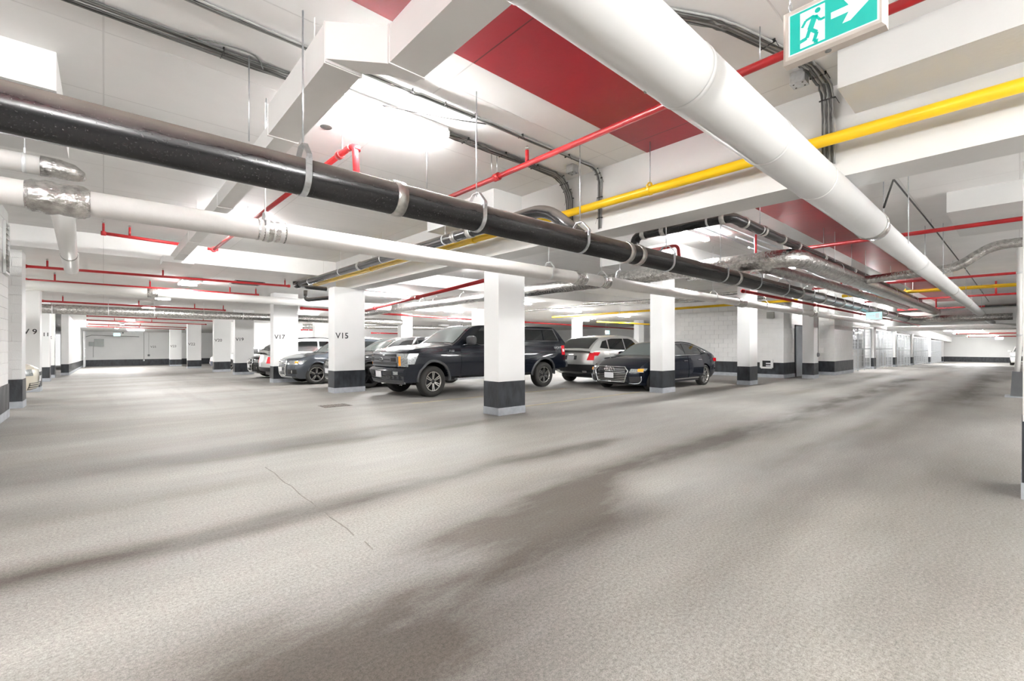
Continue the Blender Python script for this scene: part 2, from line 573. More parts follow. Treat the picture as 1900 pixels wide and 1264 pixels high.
def text_mesh(body, size, place, material, name, parent, thick=0.003, bold=0.0):
    """place: function (u, v) -> world point, with u to the right and v up"""
    cu = bpy.data.curves.new(name, 'FONT')
    cu.body = body; cu.size = size; cu.offset = bold
    cu.resolution_u = 3
    to = bpy.data.objects.new(name + '_tmp', cu)
    COL.objects.link(to)
    dg = bpy.context.evaluated_depsgraph_get()
    dg.update()
    me = bpy.data.meshes.new_from_object(to.evaluated_get(dg))
    bpy.data.objects.remove(to)
    og = origin_of(parent)
    for v in me.vertices:
        v.co = Vector(place(v.co.x, v.co.y)) - og
    me.materials.clear(); me.materials.append(M(material))
    me.name = name
    ob = bpy.data.objects.new(name, me)
    COL.objects.link(ob); ob.parent = parent; ORG[ob.name] = og
    return ob

# ================================================================== THE SETTING
def struct(name, mb, material, label, cat=None, **k):
    o = mb.build(name, material, **k)
    return tag(o, label, cat or name.split('_')[0], kind='structure')

def floor_mesh():
    xs = [-18, 33, 92]; ys = [-16, 13.5, 70]
    mb = MB()
    mb.grid([[(x, y, zf(x, y)) for x in xs] for y in ys], smooth=False)
    mb.grid([[(x, y, zf(x, y) - 0.3) for x in xs] for y in ys], smooth=False)
    return mb
flo = struct('floor', floor_mesh(), 'floor_concrete', 'worn beige grey concrete floor with dark wheel tracks', recalc=False)
pts = [(1.33 + random.uniform(-0.012, 0.012), 2.7 + 0.15 * k) for k in range(20)]
for (xa, ya), (xb, yb_) in zip(pts[:-1], pts[1:]):
    if random.random() < 0.75:
        MB().prism([(xa - 0.004, ya, 0.0005), (xa + 0.005, ya, 0.0005), (xb + 0.005, yb_, 0.0005), (xb - 0.004, yb_, 0.0005)], (0, 0, 0.0012)).build('floor_joint', 'drain_iron', flo)

mb = MB().box(-18, 45, -16, STEP_Y, ZC, ZC + 0.3)
ceiling = struct('ceiling', mb, 'ceiling_white', 'white painted concrete slab over the nearer parking bays')
rb = MB().box(-6, 5.25, 2.1, 3.23, ZC - 0.006, ZC + 0.01).build('red_painted_strip', 'ceiling_red', ceiling)
rb['label'] = 'dark red strip painted on the ceiling'
rb2 = MB().box(5.72, 36, 2.1, 3.23, ZC - 0.006, ZC + 0.01).build('red_painted_strip', 'ceiling_red', ceiling)
rb2['label'] = 'dark red strip painted on the ceiling beyond the beam'

def far_ceiling():
    mb = MB()
    y0, y1 = STEP_Y, 70.0
    z0, z1 = 3.40, 3.40 - 0.016 * (y1 - y0)
    mb.hexa([(-18, y0, z0), (92, y0, z0), (92, y1, z1), (-18, y1, z1)], [(-18, y0, 4.15), (92, y0, 4.15), (92, y1, 4.15), (-18, y1, 4.15)])
    return mb
struct('ceiling_beyond', far_ceiling(), 'ceiling_white', 'lower white ceiling slab beyond the step over the far drive', 'ceiling')
mb = MB().hexa([(45, -16, 2.78), (92, -16, 2.03), (92, STEP_Y, 2.03), (45, STEP_Y, 2.78)],
               [(45, -16, 4.15), (92, -16, 4.15), (92, STEP_Y, 4.15), (45, STEP_Y, 4.15)])
struct('ceiling_aisle_end', mb, 'ceiling_white', 'low white ceiling at the far end of the cage aisle', 'ceiling')

mb = MB().box(5.25, 5.72, -12, STEP_Y, 2.96, ZC)
struct('ceiling_beam', mb, 'wall_white', 'deep white concrete beam crossing behind the yellow gas pipe', 'beam')
for nm, a, lab in (('ceiling_drop_panel', (4.63, 5.25, -6, 1.03), 'chipped white drop panel above the near green exit sign'),
                   ('ceiling_drop_panel', (10.3, 12.8, -6, 0.80), 'white drop panel beyond the deep beam beside the big duct'),
                   ('ceiling_drop_panel', (-2.6, -0.30, 5.5, 7.4), 'white drop panel above the black drain pipe at the block wall'),
                   ('ceiling_drop_panel', (4.63, 5.25, 5.6, 7.6), 'white drop panel over the unnumbered near column, camera side of beam'),
                   ('ceiling_drop_panel', (5.72, 7.1, 5.6, 7.6), 'white drop panel over the unnumbered near column, far side of beam'),
                   ('ceiling_drop_panel', (10.3, 12.9, 5.6, 7.8), 'white drop panel over the column in front of the saloon car'),
                   ('ceiling_drop_panel', (15.0, 17.5, 5.2, 7.2), 'white drop panel over the scraped column by the wall hatch')):
    x0, x1, y0, y1 = a
    struct(nm, MB().box(x0, x1, y0, y1, 3.52, ZC), 'wall_white', lab, 'drop panel')

# --- walls with their painted bands
BLK = {}
def block_mesh(kind):
    if kind in BLK:
        return BLK[kind]
    L, H, T, b = 0.398, 0.197, 0.012, 0.003
    mb = MB()
    # a flat face with chamfered rim, in local u (along), v (up), w (out)
    f = [(0, 0), (L, 0), (L, H), (0, H)]
    g = [(b, b), (L - b, b), (L - b, H - b), (b, H - b)]
    pts = [(u, v, 0) for u, v in f] + [(u, v, T) for u, v in g]
    def m(u, v, w):
        return {'x+': (w, u, v), 'x-': (-w, u, v), 'y-': (u, -w, v)}[kind]
    me = bpy.data.meshes.new('block')
    me.from_pydata([m(*p) for p in pts], [], [(0, 1, 5, 4), (1, 2, 6, 5), (2, 3, 7, 6), (3, 0, 4, 7), (4, 5, 6, 7)])
    bm = bmesh.new(); bm.from_mesh(me)
    bmesh.ops.recalc_face_normals(bm, faces=bm.faces)
    cen = sum((f_.calc_center_median() for f_ in bm.faces), Vector()) / len(bm.faces)
    face = max(bm.faces, key=lambda q: q.calc_area())
    out = Vector({'x+': (1, 0, 0), 'x-': (-1, 0, 0), 'y-': (0, -1, 0)}[kind])
    if face.normal.dot(out) < 0:
        bmesh.ops.reverse_faces(bm, faces=bm.faces)
    bm.to_mesh(me); bm.free()
    BLK[kind] = me
    return me

def blocks(parent, kind, a0, a1, plane, z0, z1, material='block_white', skip=None):
    """courses of blocks on a wall face; a runs along the wall"""
    me0 = block_mesh(kind)
    key = kind + material
    if key not in BLK:
        me = me0.copy(); me.materials.append(M(material)); BLK[key] = me
    me = BLK[key]
    row = 0
    z = z0
    while z < z1 - 0.05:
        a = a0 - (0.2 if row % 2 else 0.0)
        while a < a1 - 0.02:
            u0, u1 = max(a, a0), min(a + 0.4, a1)
            if u1 - u0 > 0.05 and not (skip and skip(u0, u1, z)):
                o = bpy.data.objects.new('block', me)
                o.parent = parent
                o.location = (plane, u0, z) if kind[0] == 'x' else (u0, plane, z)
                sc = (u1 - u0) / 0.4
                hz = min(0.2, z1 - z) / 0.2
                o.scale = (1, sc, hz) if kind[0] == 'x' else (sc, 1, hz)
                COL.objects.link(o)
            a += 0.4
        z += 0.2; row += 1

def band(parent, x0, x1, y0, y1, zb, h_grey=0.145, h_band=0.62, e=0.006):
    """grey foot and black band wrapped round a box footprint; zb floor height"""
    MB().box(x0 - e, x1 + e, y0 - e, y1 + e, zb + h_grey, zb + h_band).build('black_band', 'band_black', parent)
    MB().box(x0 - e * 2, x1 + e * 2, y0 - e * 2, y1 + e * 2, zb - 0.05, zb + h_grey).build('grey_foot', 'base_grey', parent)

wl = struct('wall_left', MB().box(-1.54, -1.345, 8.0, 12.7, -0.1, ZC), 'wall_white', 'white block wall at the left edge with black band', 'wall')
band(wl, -1.54, -1.325, 8.0, 12.7, 0)
blocks(wl, 'x+', 10.7, 12.7, -1.345, 0.62, ZC)
# a louvred opening high on that wall
vt = thing('wall_vent', 'dark louvred vent high on the block wall at left edge', 'vent', (-1.32, 12.15, 2.75))
fr = MB(); y0, y1, z0, z1 = 12.05, 12.50, 2.65, 3.55
for (a, b_) in (((y0, z0), (y1, z0)), ((y0, z1), (y1, z1)), ((y0, z0), (y0, z1)), ((y1, z0), (y1, z1))):
    fr.bar((-1.31, a[0], a[1]), (-1.31, b_[0], b_[1]), 0.04, 0.04)
fr.build('frame', 'galv_white', vt)
MB().box(-1.324, -1.314, y0, y1, z0, z1).build('backing', 'vent_grey', vt)
for k in range(9):
    zz = z0 + 0.06 + k * 0.095
    MB().obox((-1.305, (y0 + y1) / 2, zz), (0.7, 0, -0.7), (0, 1, 0), (0.7, 0, 0.7), 0.025, (y1 - y0) / 2 - 0.03, 0.003).build('slat', 'galv_white', vt)

# far end of the left drive
pe = pf(236, 678.5)
YB = pe.y                                                     # the end wall
wb = struct('wall_back', MB().box(-3, 40, YB, YB + 0.3, -1.2, 3.6), 'wall_white', 'white end wall of the left drive behind the grey electrical box', 'wall')
zb0 = zf(0, YB)
MB().box(pY(158, 640, YB).x, 40, YB - 0.012, YB + 0.01, zb0 - 0.02, zb0 + 0.62).build('black_band', 'band_black', wb)
YL = pf(107, 697).y
wlf = struct('wall_left_far', MB().box(-1.75, -1.45, YL, YB, -1.2, 3.6), 'wall_white', 'white side wall past the numbered columns at far left', 'wall')
MB().hexa([(-1.76, YL - 0.01, zf(0, YL) + 0.145), (-1.44, YL - 0.01, zf(0, YL) + 0.145), (-1.44, YB, zb0 + 0.145), (-1.76, YB, zb0 + 0.145)],
          [(-1.76, YL - 0.01, zf(0, YL) + 0.62), (-1.44, YL - 0.01, zf(0, YL) + 0.62), (-1.44, YB, zb0 + 0.62), (-1.76, YB, zb0 + 0.62)]).build('black_band', 'band_black', wlf)
MB().hexa([(-1.77, YL - 0.02, zf(0, YL) - .1), (-1.43, YL - 0.02, zf(0, YL) - .1), (-1.43, YB, zb0 - .1), (-1.77, YB, zb0 - .1)],
          [(-1.77, YL - 0.02, zf(0, YL) + 0.145), (-1.43, YL - 0.02, zf(0, YL) + 0.145), (-1.43, YB, zb0 + 0.145), (-1.77, YB, zb0 + 0.145)]).build('grey_foot', 'base_grey', wlf)
struct('wall_left_bays', MB().box(-7.2, -7.0, 8, 66, -1.2, 4), 'wall_white', 'white wall behind the parking bays on the left', 'wall')
struct('wall_bay_back', MB().box(6.3, 40, 38.0, 38.3, -1.2, 3.6), 'wall_white', 'white wall across the back of the parked car bays', 'wall')
struct('wall_bay_end', MB().box(40, 40.3, 9.2, YB, -1.2, 3.9), 'wall_white', 'white wall far beyond the parked cars', 'wall')
struct('wall_behind', MB().box(-18.3, -18, -16, 70, -1.2, 4), 'wall_white', 'white wall behind the viewpoint', 'wall')
struct('wall_right', MB().box(-18, 92, -12.3, -12, -1.6, 4), 'wall_white', 'white wall along the right side of the cage aisle', 'wall')
# stair core on the right: block walls, door, hatch
core = struct('wall_core', MB().box(20.42, 24.0, 6.37, 11.8, -0.1, ZC), 'wall_white', 'white block wall with small hatch behind the navy saloon car', 'wall')
band(core, 20.40, 24.0, 6.35, 11.8, 0)
blocks(core, 'x-', 6.35, 11.8, 20.42, 0.62, ZC)
blocks(core, 'y-', 20.42, 21.75, 6.37, 0.62, ZC)
cb = struct('wall_core_corner', MB().box(24.02, 27.35, 5.47, 9.0, -0.1, ZC), 'wall_white', 'white block wall corner next to the first storage cage', 'wall')
band(cb, 24.0, 27.37, 5.45, 9.0, 0)
blocks(cb, 'x-', 5.45, 6.37, 24.02, 0.62, ZC)
blocks(cb, 'y-', 24.02, 27.35, 5.47, 0.62, ZC)
struct('wall_cages_back', MB().box(27.35, 92, 9.0, 9.2, -1.6, 4), 'wall_white', 'white wall at the back of the storage cages', 'wall')
XE = 76.0
we = struct('wall_far_end', MB().box(XE, XE + 0.3, -12, 9, -1.6, 4), 'wall_white', 'white end wall at the far end of the cage aisle', 'wall')
ze = zf(XE, 0)
MB().box(XE - 0.012, XE + 0.01, -12, 9, ze - 0.02, ze + 0.62).build('black_band', 'band_black', we)

dr = thing('door_1', 'grey steel door propped ajar between the block walls', 'door', (21.8, 6.35, 0), kind='structure')
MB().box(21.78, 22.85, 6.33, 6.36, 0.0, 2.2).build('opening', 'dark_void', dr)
leaf = MB().obox((22.02, 6.15, 1.08), (0.86, -0.5, 0), (0.5, 0.86, 0), (0, 0, 1), 0.30, 0.022, 1.06).build('door_leaf', 'door_grey', dr)
MB().box(22.58, 22.74, 6.16, 6.30, 0.0, 2.12).build('door_edge', 'timber', dr)
MB().box(22.56, 22.76, 6.14, 6.26, 0.0, 0.42).build('door_stop', 'brown_prop', dr)
MB().tube([(22.30, 6.02, 1.2), (22.30, 6.02, 1.75)], 0.012, 6).build('pull_handle', 'galv', dr)

ht = thing('wall_hatch', 'small open pale framed hatch low in the block wall', 'hatch', (20.40, 7.0, 0.5))
h0, h1 = pX(1433, 668, 20.4), pX(1413, 682, 20.4)
hy0, hy1, hz0, hz1 = h0.y, h1.y, h1.z, h0.z
for a in ((hy0, hz0, hy1, hz0), (hy0, hz1, hy1, hz1), (hy0, hz0, hy0, hz1), (hy1, hz0, hy1, hz1)):
    MB().bar((20.36, a[0], a[1]), (20.36, a[2], a[3]), 0.08, 0.07).build('frame_side', 'wall_white', ht)
MB().box(20.38, 20.395, hy0, hy1, hz0, hz1).build('backing', 'dark_void', ht)
for k in range(2):
    MB().box(20.33, 20.37, hy0 + 0.04, hy0 + 0.22, hz0 + 0.05 + k * 0.10, hz0 + 0.10 + k * 0.10).build('rail', 'plate_white', ht)
vg = pX(1430, 585, 20.4)
v = thing('wall_grille', 'small grey grille high on the block wall by the columns', 'grille', (20.4, vg.y, vg.z))
MB().box(20.35, 20.40, vg.y - 0.14, vg.y + 0.14, vg.z - 0.13, vg.z + 0.13).build('plate', 'vent_grey', v)
for k in range(5):
    MB().box(20.335, 20.352, vg.y - 0.12, vg.y + 0.12, vg.z - 0.10 + k * 0.045, vg.z - 0.085 + k * 0.045).build('slat', 'box_grey', v)

# ------------------------------------------------------------------ columns
def column(x0, x1, y0, y1, ztop, label, text=None, tx=None, tz=1.6, tsize=0.2, tmat='letter', kind='concrete_column', bandh=0.62, bold=0.0):
    zb = zf(x0, y0)
    t = thing(kind, label, 'column', (x0, y0, zb), kind='structure')
    MB().box(x0, x1, y0, y1, zb, ztop).build('shaft', 'column_white', t)
    band(t, x0, x1, y0, y1, zb, 0.145, bandh)
    if text:
        px = x0 + (tx if tx is not None else 0.05)
        text_mesh(text, tsize, lambda u, w: (px + u, y0 - 0.004, tz + w), tmat, 'number', t, bold=bold)
    return t

column(5.58, 6.26, 6.60, 7.04, 2.97, 'unnumbered white column in front of the black pickup', bandh=0.645)
column(11.58, 12.26, 6.64, 7.02, ZC, 'white column standing in front of the navy saloon')
column(16.07, 16.73, 6.02, 6.42, ZC, 'white column with scraped black foot left of the wall hatch')
column(21.02, 21.62, 5.46, 5.86, ZC, 'white column beside the grey propped door')
NUM = [('V15', 620.5, 730, 'white column marked V15 beside the black pickup', 0.19, 0.02, 2.97),
       ('V17', 507.5, 710.5, 'white column marked V17 behind the graphite car bonnet', 0.19, 0.02, 3.4),
       ('V19', 436, 696, 'white column marked V19', 0.19, 0.0, 3.4),
       ('V20', 397, 690.5, 'white column marked V20', 0.19, 0.1, 3.4),
       ('V22', 348, 684, 'white column marked V22', 0.22, 0.0, 3.4),
       ('V23', 315, 680, 'white column marked V23, last before the end wall', 0.22, 0.0, 3.4)]
VCOL = {}
for n, x, y, lab, ts, tx, zt in NUM:
    p = pf(x, y)
    w = 0.88
    ty = {'V15': 628, 'V17': 629, 'V19': 632.5, 'V20': 634, 'V22': 641, 'V23': 644.5}[n]
    d = ray(x, ty)
    z = CH + d[2] / d[1] * p.y
    column(p.x, p.x + w, p.y, p.y + 0.45, zt if n == 'V15' else zc(0, p.y) + 0.05, lab, n, 0.03, z, ts * (1.22 if n in ('V15', 'V17', 'V19') else 1.3),
           'letter' if n not in ('V20', 'V22', 'V23') else 'letter_faded', bold=0.002)
    VCOL[n] = p
# left row: right-hand front corners
LEFTC = [(41, 757.4, 'white block pier beside the near block wall', None, 0, 0.55),
         (74, 727, 'white column marked V9 beyond the cream car', 'V 9', 620, 0.60),
         (92, 708, 'white column showing the number 11', '11', 624, 0.62),
         (101, 701, 'white column showing a small figure 2', '2', 629, 0.62)]
for x, y, lab, tx, ty, w in LEFTC:
    p = pf(x, y)
    d = ray(x, ty or 640)
    z = CH + d[2] / d[1] * p.y
    t = column(p.x - w, p.x, p.y, p.y + 0.6, zc(0, p.y + 0.3) + 0.05, lab, tx, {'V 9': 0.24, '11': 0.40, '2': 0.42}.get(tx, 0), z, 0.22, bold=0.004)
    if tx is None:
        blocks(t, 'y-', p.x - w, p.x, p.y, 0.62, 3.4)
        # children of an Empty sit in its own frame
        for c in t.children:
            if c.name.startswith('block'):
                c.location = Vector(c.location) - Vector(t.location)
text_mesh('V25', 0.30, lambda u, w: (pY(279, 640, YB).x + u, YB - 0.006, CH + ray(279, 645.5)[2] / ray(279, 645.5)[1] * YB + w), 'letter_faded', 'number', wb)

# the near column at the right edge, only its left side in view
rc = column(5.98, 6.6, -0.70, -0.02, 2.96, 'white column with black band cut by the right edge', bandh=0.68)
# yellow bay lines on the floor
for (a, b_, lab) in (((690, 762), (1195, 706), None),):
    pass
def floor_line(p, q, w, label):
    p, q = Vector(p), Vector(q)
    d = (q - p).normalized(); s_ = Vector((-d.y, d.x, 0)) * (w / 2)
    mb = MB().prism([p - s_, q - s_, q + s_, p + s_], (0, 0, 0.003))
    tag(mb.build('bay_line', 'line_yellow'), label, 'floor line')
floor_line((5.3, 9.35, 0.001), (10.6, 9.35, 0.001), 0.10, 'faint yellow bay line along the side of the pickup')
floor_line((6.4, 7.25, 0.001), (11.4, 7.25, 0.001), 0.10, 'faint yellow bay line between the two unnumbered columns')
dp = pz(622, 753)
dmb = MB()
dg = thing('floor_drain', 'dark iron floor drain in the drive near column V15', 'drain', (dp.x, dp.y, 0))
MB().box(dp.x - 0.30, dp.x + 0.30, dp.y - 0.22, dp.y + 0.22, -0.02, 0.004).build('frame', 'drain_iron', dg)
for k in range(7):
    MB().box(dp.x - 0.27 + k * 0.08, dp.x - 0.23 + k * 0.08, dp.y - 0.19, dp.y + 0.19, 0.003, 0.010).build('bar', 'drain_iron', dg)

# ================================================================== LAMPS
def fill_lamp(p, label, L, top, group):
    """a bare tube on a thin spine, hung from the slab by two rods: an unseen fill lamp added to light floor and slab"""
    p = Vector(p)
    t = thing('fluorescent_lamp', label, 'lamp', p, group=group)
    MB().box(p.x - L / 2, p.x + L / 2, p.y - 0.015, p.y + 0.015, p.z + 0.04, p.z + 0.07).build('spine', 'lamp_white', t)
    MB().tube([p - Vector((L / 2 - 0.03, 0, 0)), p + Vector((L / 2 - 0.03, 0, 0))], 0.038, 6).build('tube', 'tube_light', t)
    for s_ in (-1, 1):
        MB().tube([p + Vector((s_ * L * 0.35, 0, 0.07)), Vector((p.x + s_ * L * 0.35, p.y, top))], 0.006, 5).build('rod', 'galv', t)
        MB().box(p.x + s_ * L / 2 - 0.02, p.x + s_ * L / 2 + 0.02, p.y - 0.03, p.y + 0.03, p.z - 0.045, p.z + 0.07).build('end_cap', 'lamp_white', t)
    return t

def lamp(p, label, along='x', L=1.22, w=0.13, top=None, group='fluorescent ceiling lamps', deep=False):
    if deep:
        return fill_lamp(p, label, L, top, group)
    p = Vector(p)
    top = top if top is not None else p.z + 0.09
    t = thing('fluorescent_lamp', label, 'lamp', (p.x, p.y, p.z), group=group)
    hx, hy = (L / 2, w / 2) if along == 'x' else (w / 2, L / 2)
    (MB().box(p.x - hx, p.x + hx, p.y - hy, p.y + hy, p.z + 0.03, top) if along == 'x' else MB().box(p.x - hx, p.x + hx, p.y - hy, p.y + hy, p.z + 0.03, top)).build('housing', 'lamp_white', t)
    ex, ey = (0.03, 0.0) if along == 'x' else (0.0, 0.03)
    e = 0.82
    mb = MB()
    prof = ([(-e * 0.46, 0.035), (-e * 0.46, -0.02), (-e * 0.30, -0.042), (e * 0.30, -0.042), (e * 0.46, -0.02), (e * 0.46, 0.035)] if deep else
            [(-e * 0.5, 0.03), (-e * 0.38, -0.03), (e * 0.38, -0.03), (e * 0.5, 0.03)])
    ring_ = lambda q: [((q, p.y + a * w, p.z + b_) if along == 'x' else (p.x + a * w, q, p.z + b_)) for a, b_ in prof]
    c0, c1 = (p.x - hx + ex, p.x + hx - ex) if along == 'x' else (p.y - hy + ey, p.y + hy - ey)
    mb.grid([ring_(c0), ring_(c1)], smooth=False)
    mb.build('diffuser', 'tube_light' if w < 0.25 else ('long_light' if L > 2 else 'panel_light'), t)
    for s_ in (-1, 1):
        if along == 'x':
            MB().box(p.x + s_ * hx - 0.015, p.x + s_ * hx + 0.015, p.y - hy, p.y + hy, p.z - 0.02, p.z + 0.05).build('end_cap', 'lamp_white', t)
        else:
            MB().box(p.x - hx, p.x + hx, p.y + s_ * hy - 0.015, p.y + s_ * hy + 0.015, p.z - 0.02, p.z + 0.05).build('end_cap', 'lamp_white', t)
    return t

LZ = ZC - 0.09
lamp(pz(725, 231, LZ) + Vector((0, -0.15, 0)), 'bright lamp on the ceiling above the black drain pipe')
lamp(pz(442, 424, LZ), 'lamp glowing behind the pale pipe by the small red tee')
for x, y, lab, w in ((353, 525, 'nearest wide lamp over the left drive', 0.5), (305, 553, 'second wide lamp over the left drive', 0.5),
                     (277, 571, 'third wide lamp over the left drive, partly behind red pipe', 0.5),
                     (242, 593, 'fourth lamp over the left drive, just below the foil duct', 0.5),
                     (227, 602.5, 'fifth lamp over the left drive', 0.24), (217, 609, 'last lamp over the left drive', 0.24)):
    p = pc(x, y, 0.09)
    lamp(p, lab, along='y', L=1.25, w=w, top=zc(0, p.y + 0.65))
for x, lab in ((2.2, 'added fill lamp close to the end wall right of the exit sign'),):  # extra lamp added to brighten the end wall
    lamp((x, YB - 6.5, zc(0, YB - 6.5) - 0.09), lab, w=0.13, top=zc(0, YB - 6.4))
for x, y, lab in ((141, 600, 'upper of two lamps near the end door at far left'), (141, 605.5, 'lower of two lamps near the end door at far left')):
    p = pc(x, y, 0.09); lamp(p, lab, w=0.2, top=zc(0, p.y + 0.05))
lamp(pz(885, 499, LZ), 'lamp just behind the deep beam left of the unnumbered column')
for x, y, lab in ((700, 545, 'lamp right of column V15 above the red pipe'), (790, 576, 'lamp below the foil duct above the pickup'),
                  (845, 594, 'small lamp just above the pickup roof'), (600, 599, 'lamp between columns V17 and V15'),
                  (488, 603, 'small lamp between columns V19 and V17'),
                  (1037, 576, 'lamp right of the unnumbered column above the pickup canopy'), (1090, 591, 'lamp above the silver SUV roof'),
                  (1158, 587, 'lamp left of the column by the navy saloon')):
    p = pc(x, y, 0.09); lamp(p, lab, top=zc(0, p.y + 0.05))
lamp(pz(1288, 438, LZ), 'lamp under the black elbow pipe beyond the beam')
lamp(pz(1460, 493, LZ), 'lamp between the black drain pipe and foil duct')
lamp(pz(1633, 553, LZ), 'lamp below the second yellow pipe')
def p_low(x, y, dz=0.08):
    z = 2.6
    for _ in range(25):
        p = pz(x, y, z); z = 0.5 * z + 0.5 * (2.78 - 0.016 * (p.x - 45) - dz)
    return pz(x, y, z)
for x, y, lab in ((1787, 614, 'nearest long lamp at the end of the cage aisle'), (1801, 618.5, 'middle long lamp at the end of the cage aisle'),
                  (1823, 624, 'farthest long lamp at the end of the cage aisle')):
    p = p_low(x, y); lamp(p, lab, along='y', L=2.4, w=0.26, top=p.z + 0.075)
def zlow_(x): return 2.34 - 0.016 * max(0, x - 33) - 0.012
for k, xx in enumerate((30.5, 36.5, 44.0, 52.0)):
    lamp((xx, 7.0, 2.20 - 0.016 * max(0, xx - 33)), ['lamp inside the first storage cage', 'lamp inside the second storage cage', 'lamp inside the fourth storage cage', 'lamp inside the sixth storage cage'][k], top=zlow_(xx))
# aisle lamp row carried on; unseen fill lamps added to even the light
for x, y, lab in ((-6.5, 4.6, 'added unseen ceiling lamp behind the viewpoint, first of its row'), (-1.0, -3.2, 'added fill lamp hung behind the viewpoint beside the right bays'),
                  (3.4, -3.2, 'added fill lamp hung over the right bays before the beam'), (9.8, -3.2, 'added fill lamp hung over the right bays beyond the beam'),
                  (-6.5, -3.2, 'farthest added fill lamp hung behind the viewpoint'), (16.0, -3.2, 'second added fill lamp hung over the right bays beyond the beam'),
                  (23.0, -3.2, 'third added fill lamp hung over the right bays beyond the beam'), (22.5, 3.9, 'ceiling lamp over the aisle by the propped door'),
                  (36.0, 4.6, 'ceiling lamp over the aisle by the storage cages'), (-1.6, 0.6, 'added fill lamp hung over the camera side of the drive'),
                  (2.7, -5.0, 'added fill lamp hung close behind the viewpoint on its right'), (6.6, -4.6, 'added fill lamp hung right of the edge column'),
                  (-3.4, 1.9, 'added fill lamp hung over the drive behind the viewpoint'), (3.4, -8.0, 'added fill lamp hung deep in the right bays before the beam'), (9.8, -8.0, 'added fill lamp hung deep in the right bays beyond the beam')):
    low = y < 2
    lamp((x, y, LZ - (0.50 if low else 0.0)), lab, top=ZC, deep=low)

# ================================================================== PIPES AND DUCTS
def ring(mb, c, d, r, w, t=0.006, n=22):
    """a flat strap round a pipe: c centre, d pipe direction, r pipe radius, w strap width"""
    d = Vector(d).normalized()
    c = Vector(c)
    return mb.tube([c - d * w / 2, c - d * w / 2 * 0.999, c + d * w / 2 * 0.999, c + d * w / 2], [r, r + t, r + t, r], n, caps=False)

def hang(parent, c, d, r, ztop, style='clevis', material='galv', rodm='galv', rod=0.007):
    """a hanger: strap round the pipe, yoke above it, threaded rod to the slab"""
    c = Vector(c); d = Vector(d).normalized()
    s_ = d.cross(Vector((0, 0, 1))).normalized()
    w = max(0.03, r * 0.33)
    mb = MB()
    if style == 'clevis':
        pts = []
        for k in range(13):
            a = math.pi + math.pi * k / 12
            pts.append(c + s_ * (math.cos(a) * (r + 0.004)) + Vector((0, 0, math.sin(a) * (r + 0.004))))
        top = r * 1.25
        pts = [c - s_ * (r + 0.004) + Vector((0, 0, r * 0.75))] + pts + [c + s_ * (r + 0.004) + Vector((0, 0, r * 0.75))]
        for a, b_ in zip(pts[:-1], pts[1:]):
            dd = (b_ - a).normalized(); nn = dd.cross(d)
            mb.obox((a + b_) / 2, dd, d, nn, (b_ - a).length / 2 + 0.002, w / 2, 0.004)
        o = mb.build('hanger', material, parent)
        y = MB()
        yk = [c - s_ * (r + 0.010) + Vector((0, 0, r * 0.45)), c - s_ * (r + 0.010) + Vector((0, 0, r * 0.95)), c - s_ * (r * 0.35) + Vector((0, 0, r * 1.75)),
              c + s_ * (r * 0.35) + Vector((0, 0, r * 1.75)), c + s_ * (r + 0.010) + Vector((0, 0, r * 0.95)), c + s_ * (r + 0.010) + Vector((0, 0, r * 0.45))]
        for a, b_ in zip(yk[:-1], yk[1:]):
            dd = (b_ - a).normalized(); nn = dd.cross(d)
            y.obox((a + b_) / 2, dd, d, nn, (b_ - a).length / 2 + 0.003, w * 0.42, 0.004)
        bz = c + Vector((0, 0, r * 0.78))
        y.tube([bz - s_ * (r + 0.03), bz + s_ * (r + 0.03)], 0.009, 6)
        y.build('yoke', material, o)
        MB().tube([c + Vector((0, 0, r * 1.55)), Vector((c.x, c.y, ztop))], rod, 6).build('rod', rodm, o)
    else:
        ring(mb, c, d, r, 0.03, 0.005, 14)
        mb.bar(c + Vector((0, 0, r)), c + Vector((0, 0, r + 0.05)), 0.022, 0.012)
        o = mb.build('hanger', material, parent)
        MB().tube([c + Vector((0, 0, r + 0.03)), Vector((c.x, c.y, ztop))], rod * 0.8, 5).build('rod', rodm, o)
    return o

def pipe(name, label, cat, pts, r, material, fil=0.0, n=16, part='run', group=None):
    pts = [Vector(p) for p in pts]
    t = thing(name, label, cat, pts[0], group=group)
    path = fillet(pts, fil, 7) if fil else pts
    MB().tube(path, r, n).build(part, material, t)
    return t

def collar(parent, c, d, r, w, material, name='coupling', t=0.012, n=20):
    mb = MB(); ring(mb, c, d, r + 0.001, w, t, n)
    return mb.build(name, material, parent)

XD, YD, ZD = Vector((1, 0, 0)), Vector((0, 1, 0)), Vector((0, 0, 1))
def on_y(px, Y, z):            # the point of a pipe along x (at Y, z) that shows at column px
    d = ray(px, 640); return Vector((d[0] / d[1] * Y, Y, z))
def on_x(px, X, z):
    d = ray(px, 640); return Vector((X, d[1] / d[0] * X, z))

# --- big black drain pipe
BY, BZ, BR = 3.58, 2.605, 0.135
t = pipe('drain_pipe', 'large dusty black drain pipe with steel couplings crossing the frame', 'pipe', [(-6, BY, BZ), (28.2, BY, BZ)], BR, 'pipe_black', n=28)
for px in (735, 1160, 1181, 1362, 1480, 1522, 1558, 1590, 1618, 1640, 1658):
    collar(t, on_y(px, BY, BZ), XD, BR, 0.09, 'steel_band')
for px in (562, 884, 1076, 1236, 1337, 1400, 1452, 1500, 1540, 1574, 1604, 1630):
    hang(t, on_y(px, BY, BZ), XD, BR, ZC)
hang(t, (-1.6, BY, BZ), XD, BR, ZC)
MB().tube(fillet([(28.2, BY, BZ), (29.2, BY, BZ), (29.9, BY - 0.4, BZ), (29.9, 0.2, BZ)], 0.5), BR * 1.12, 20).build('foil_end', 'foil', t)

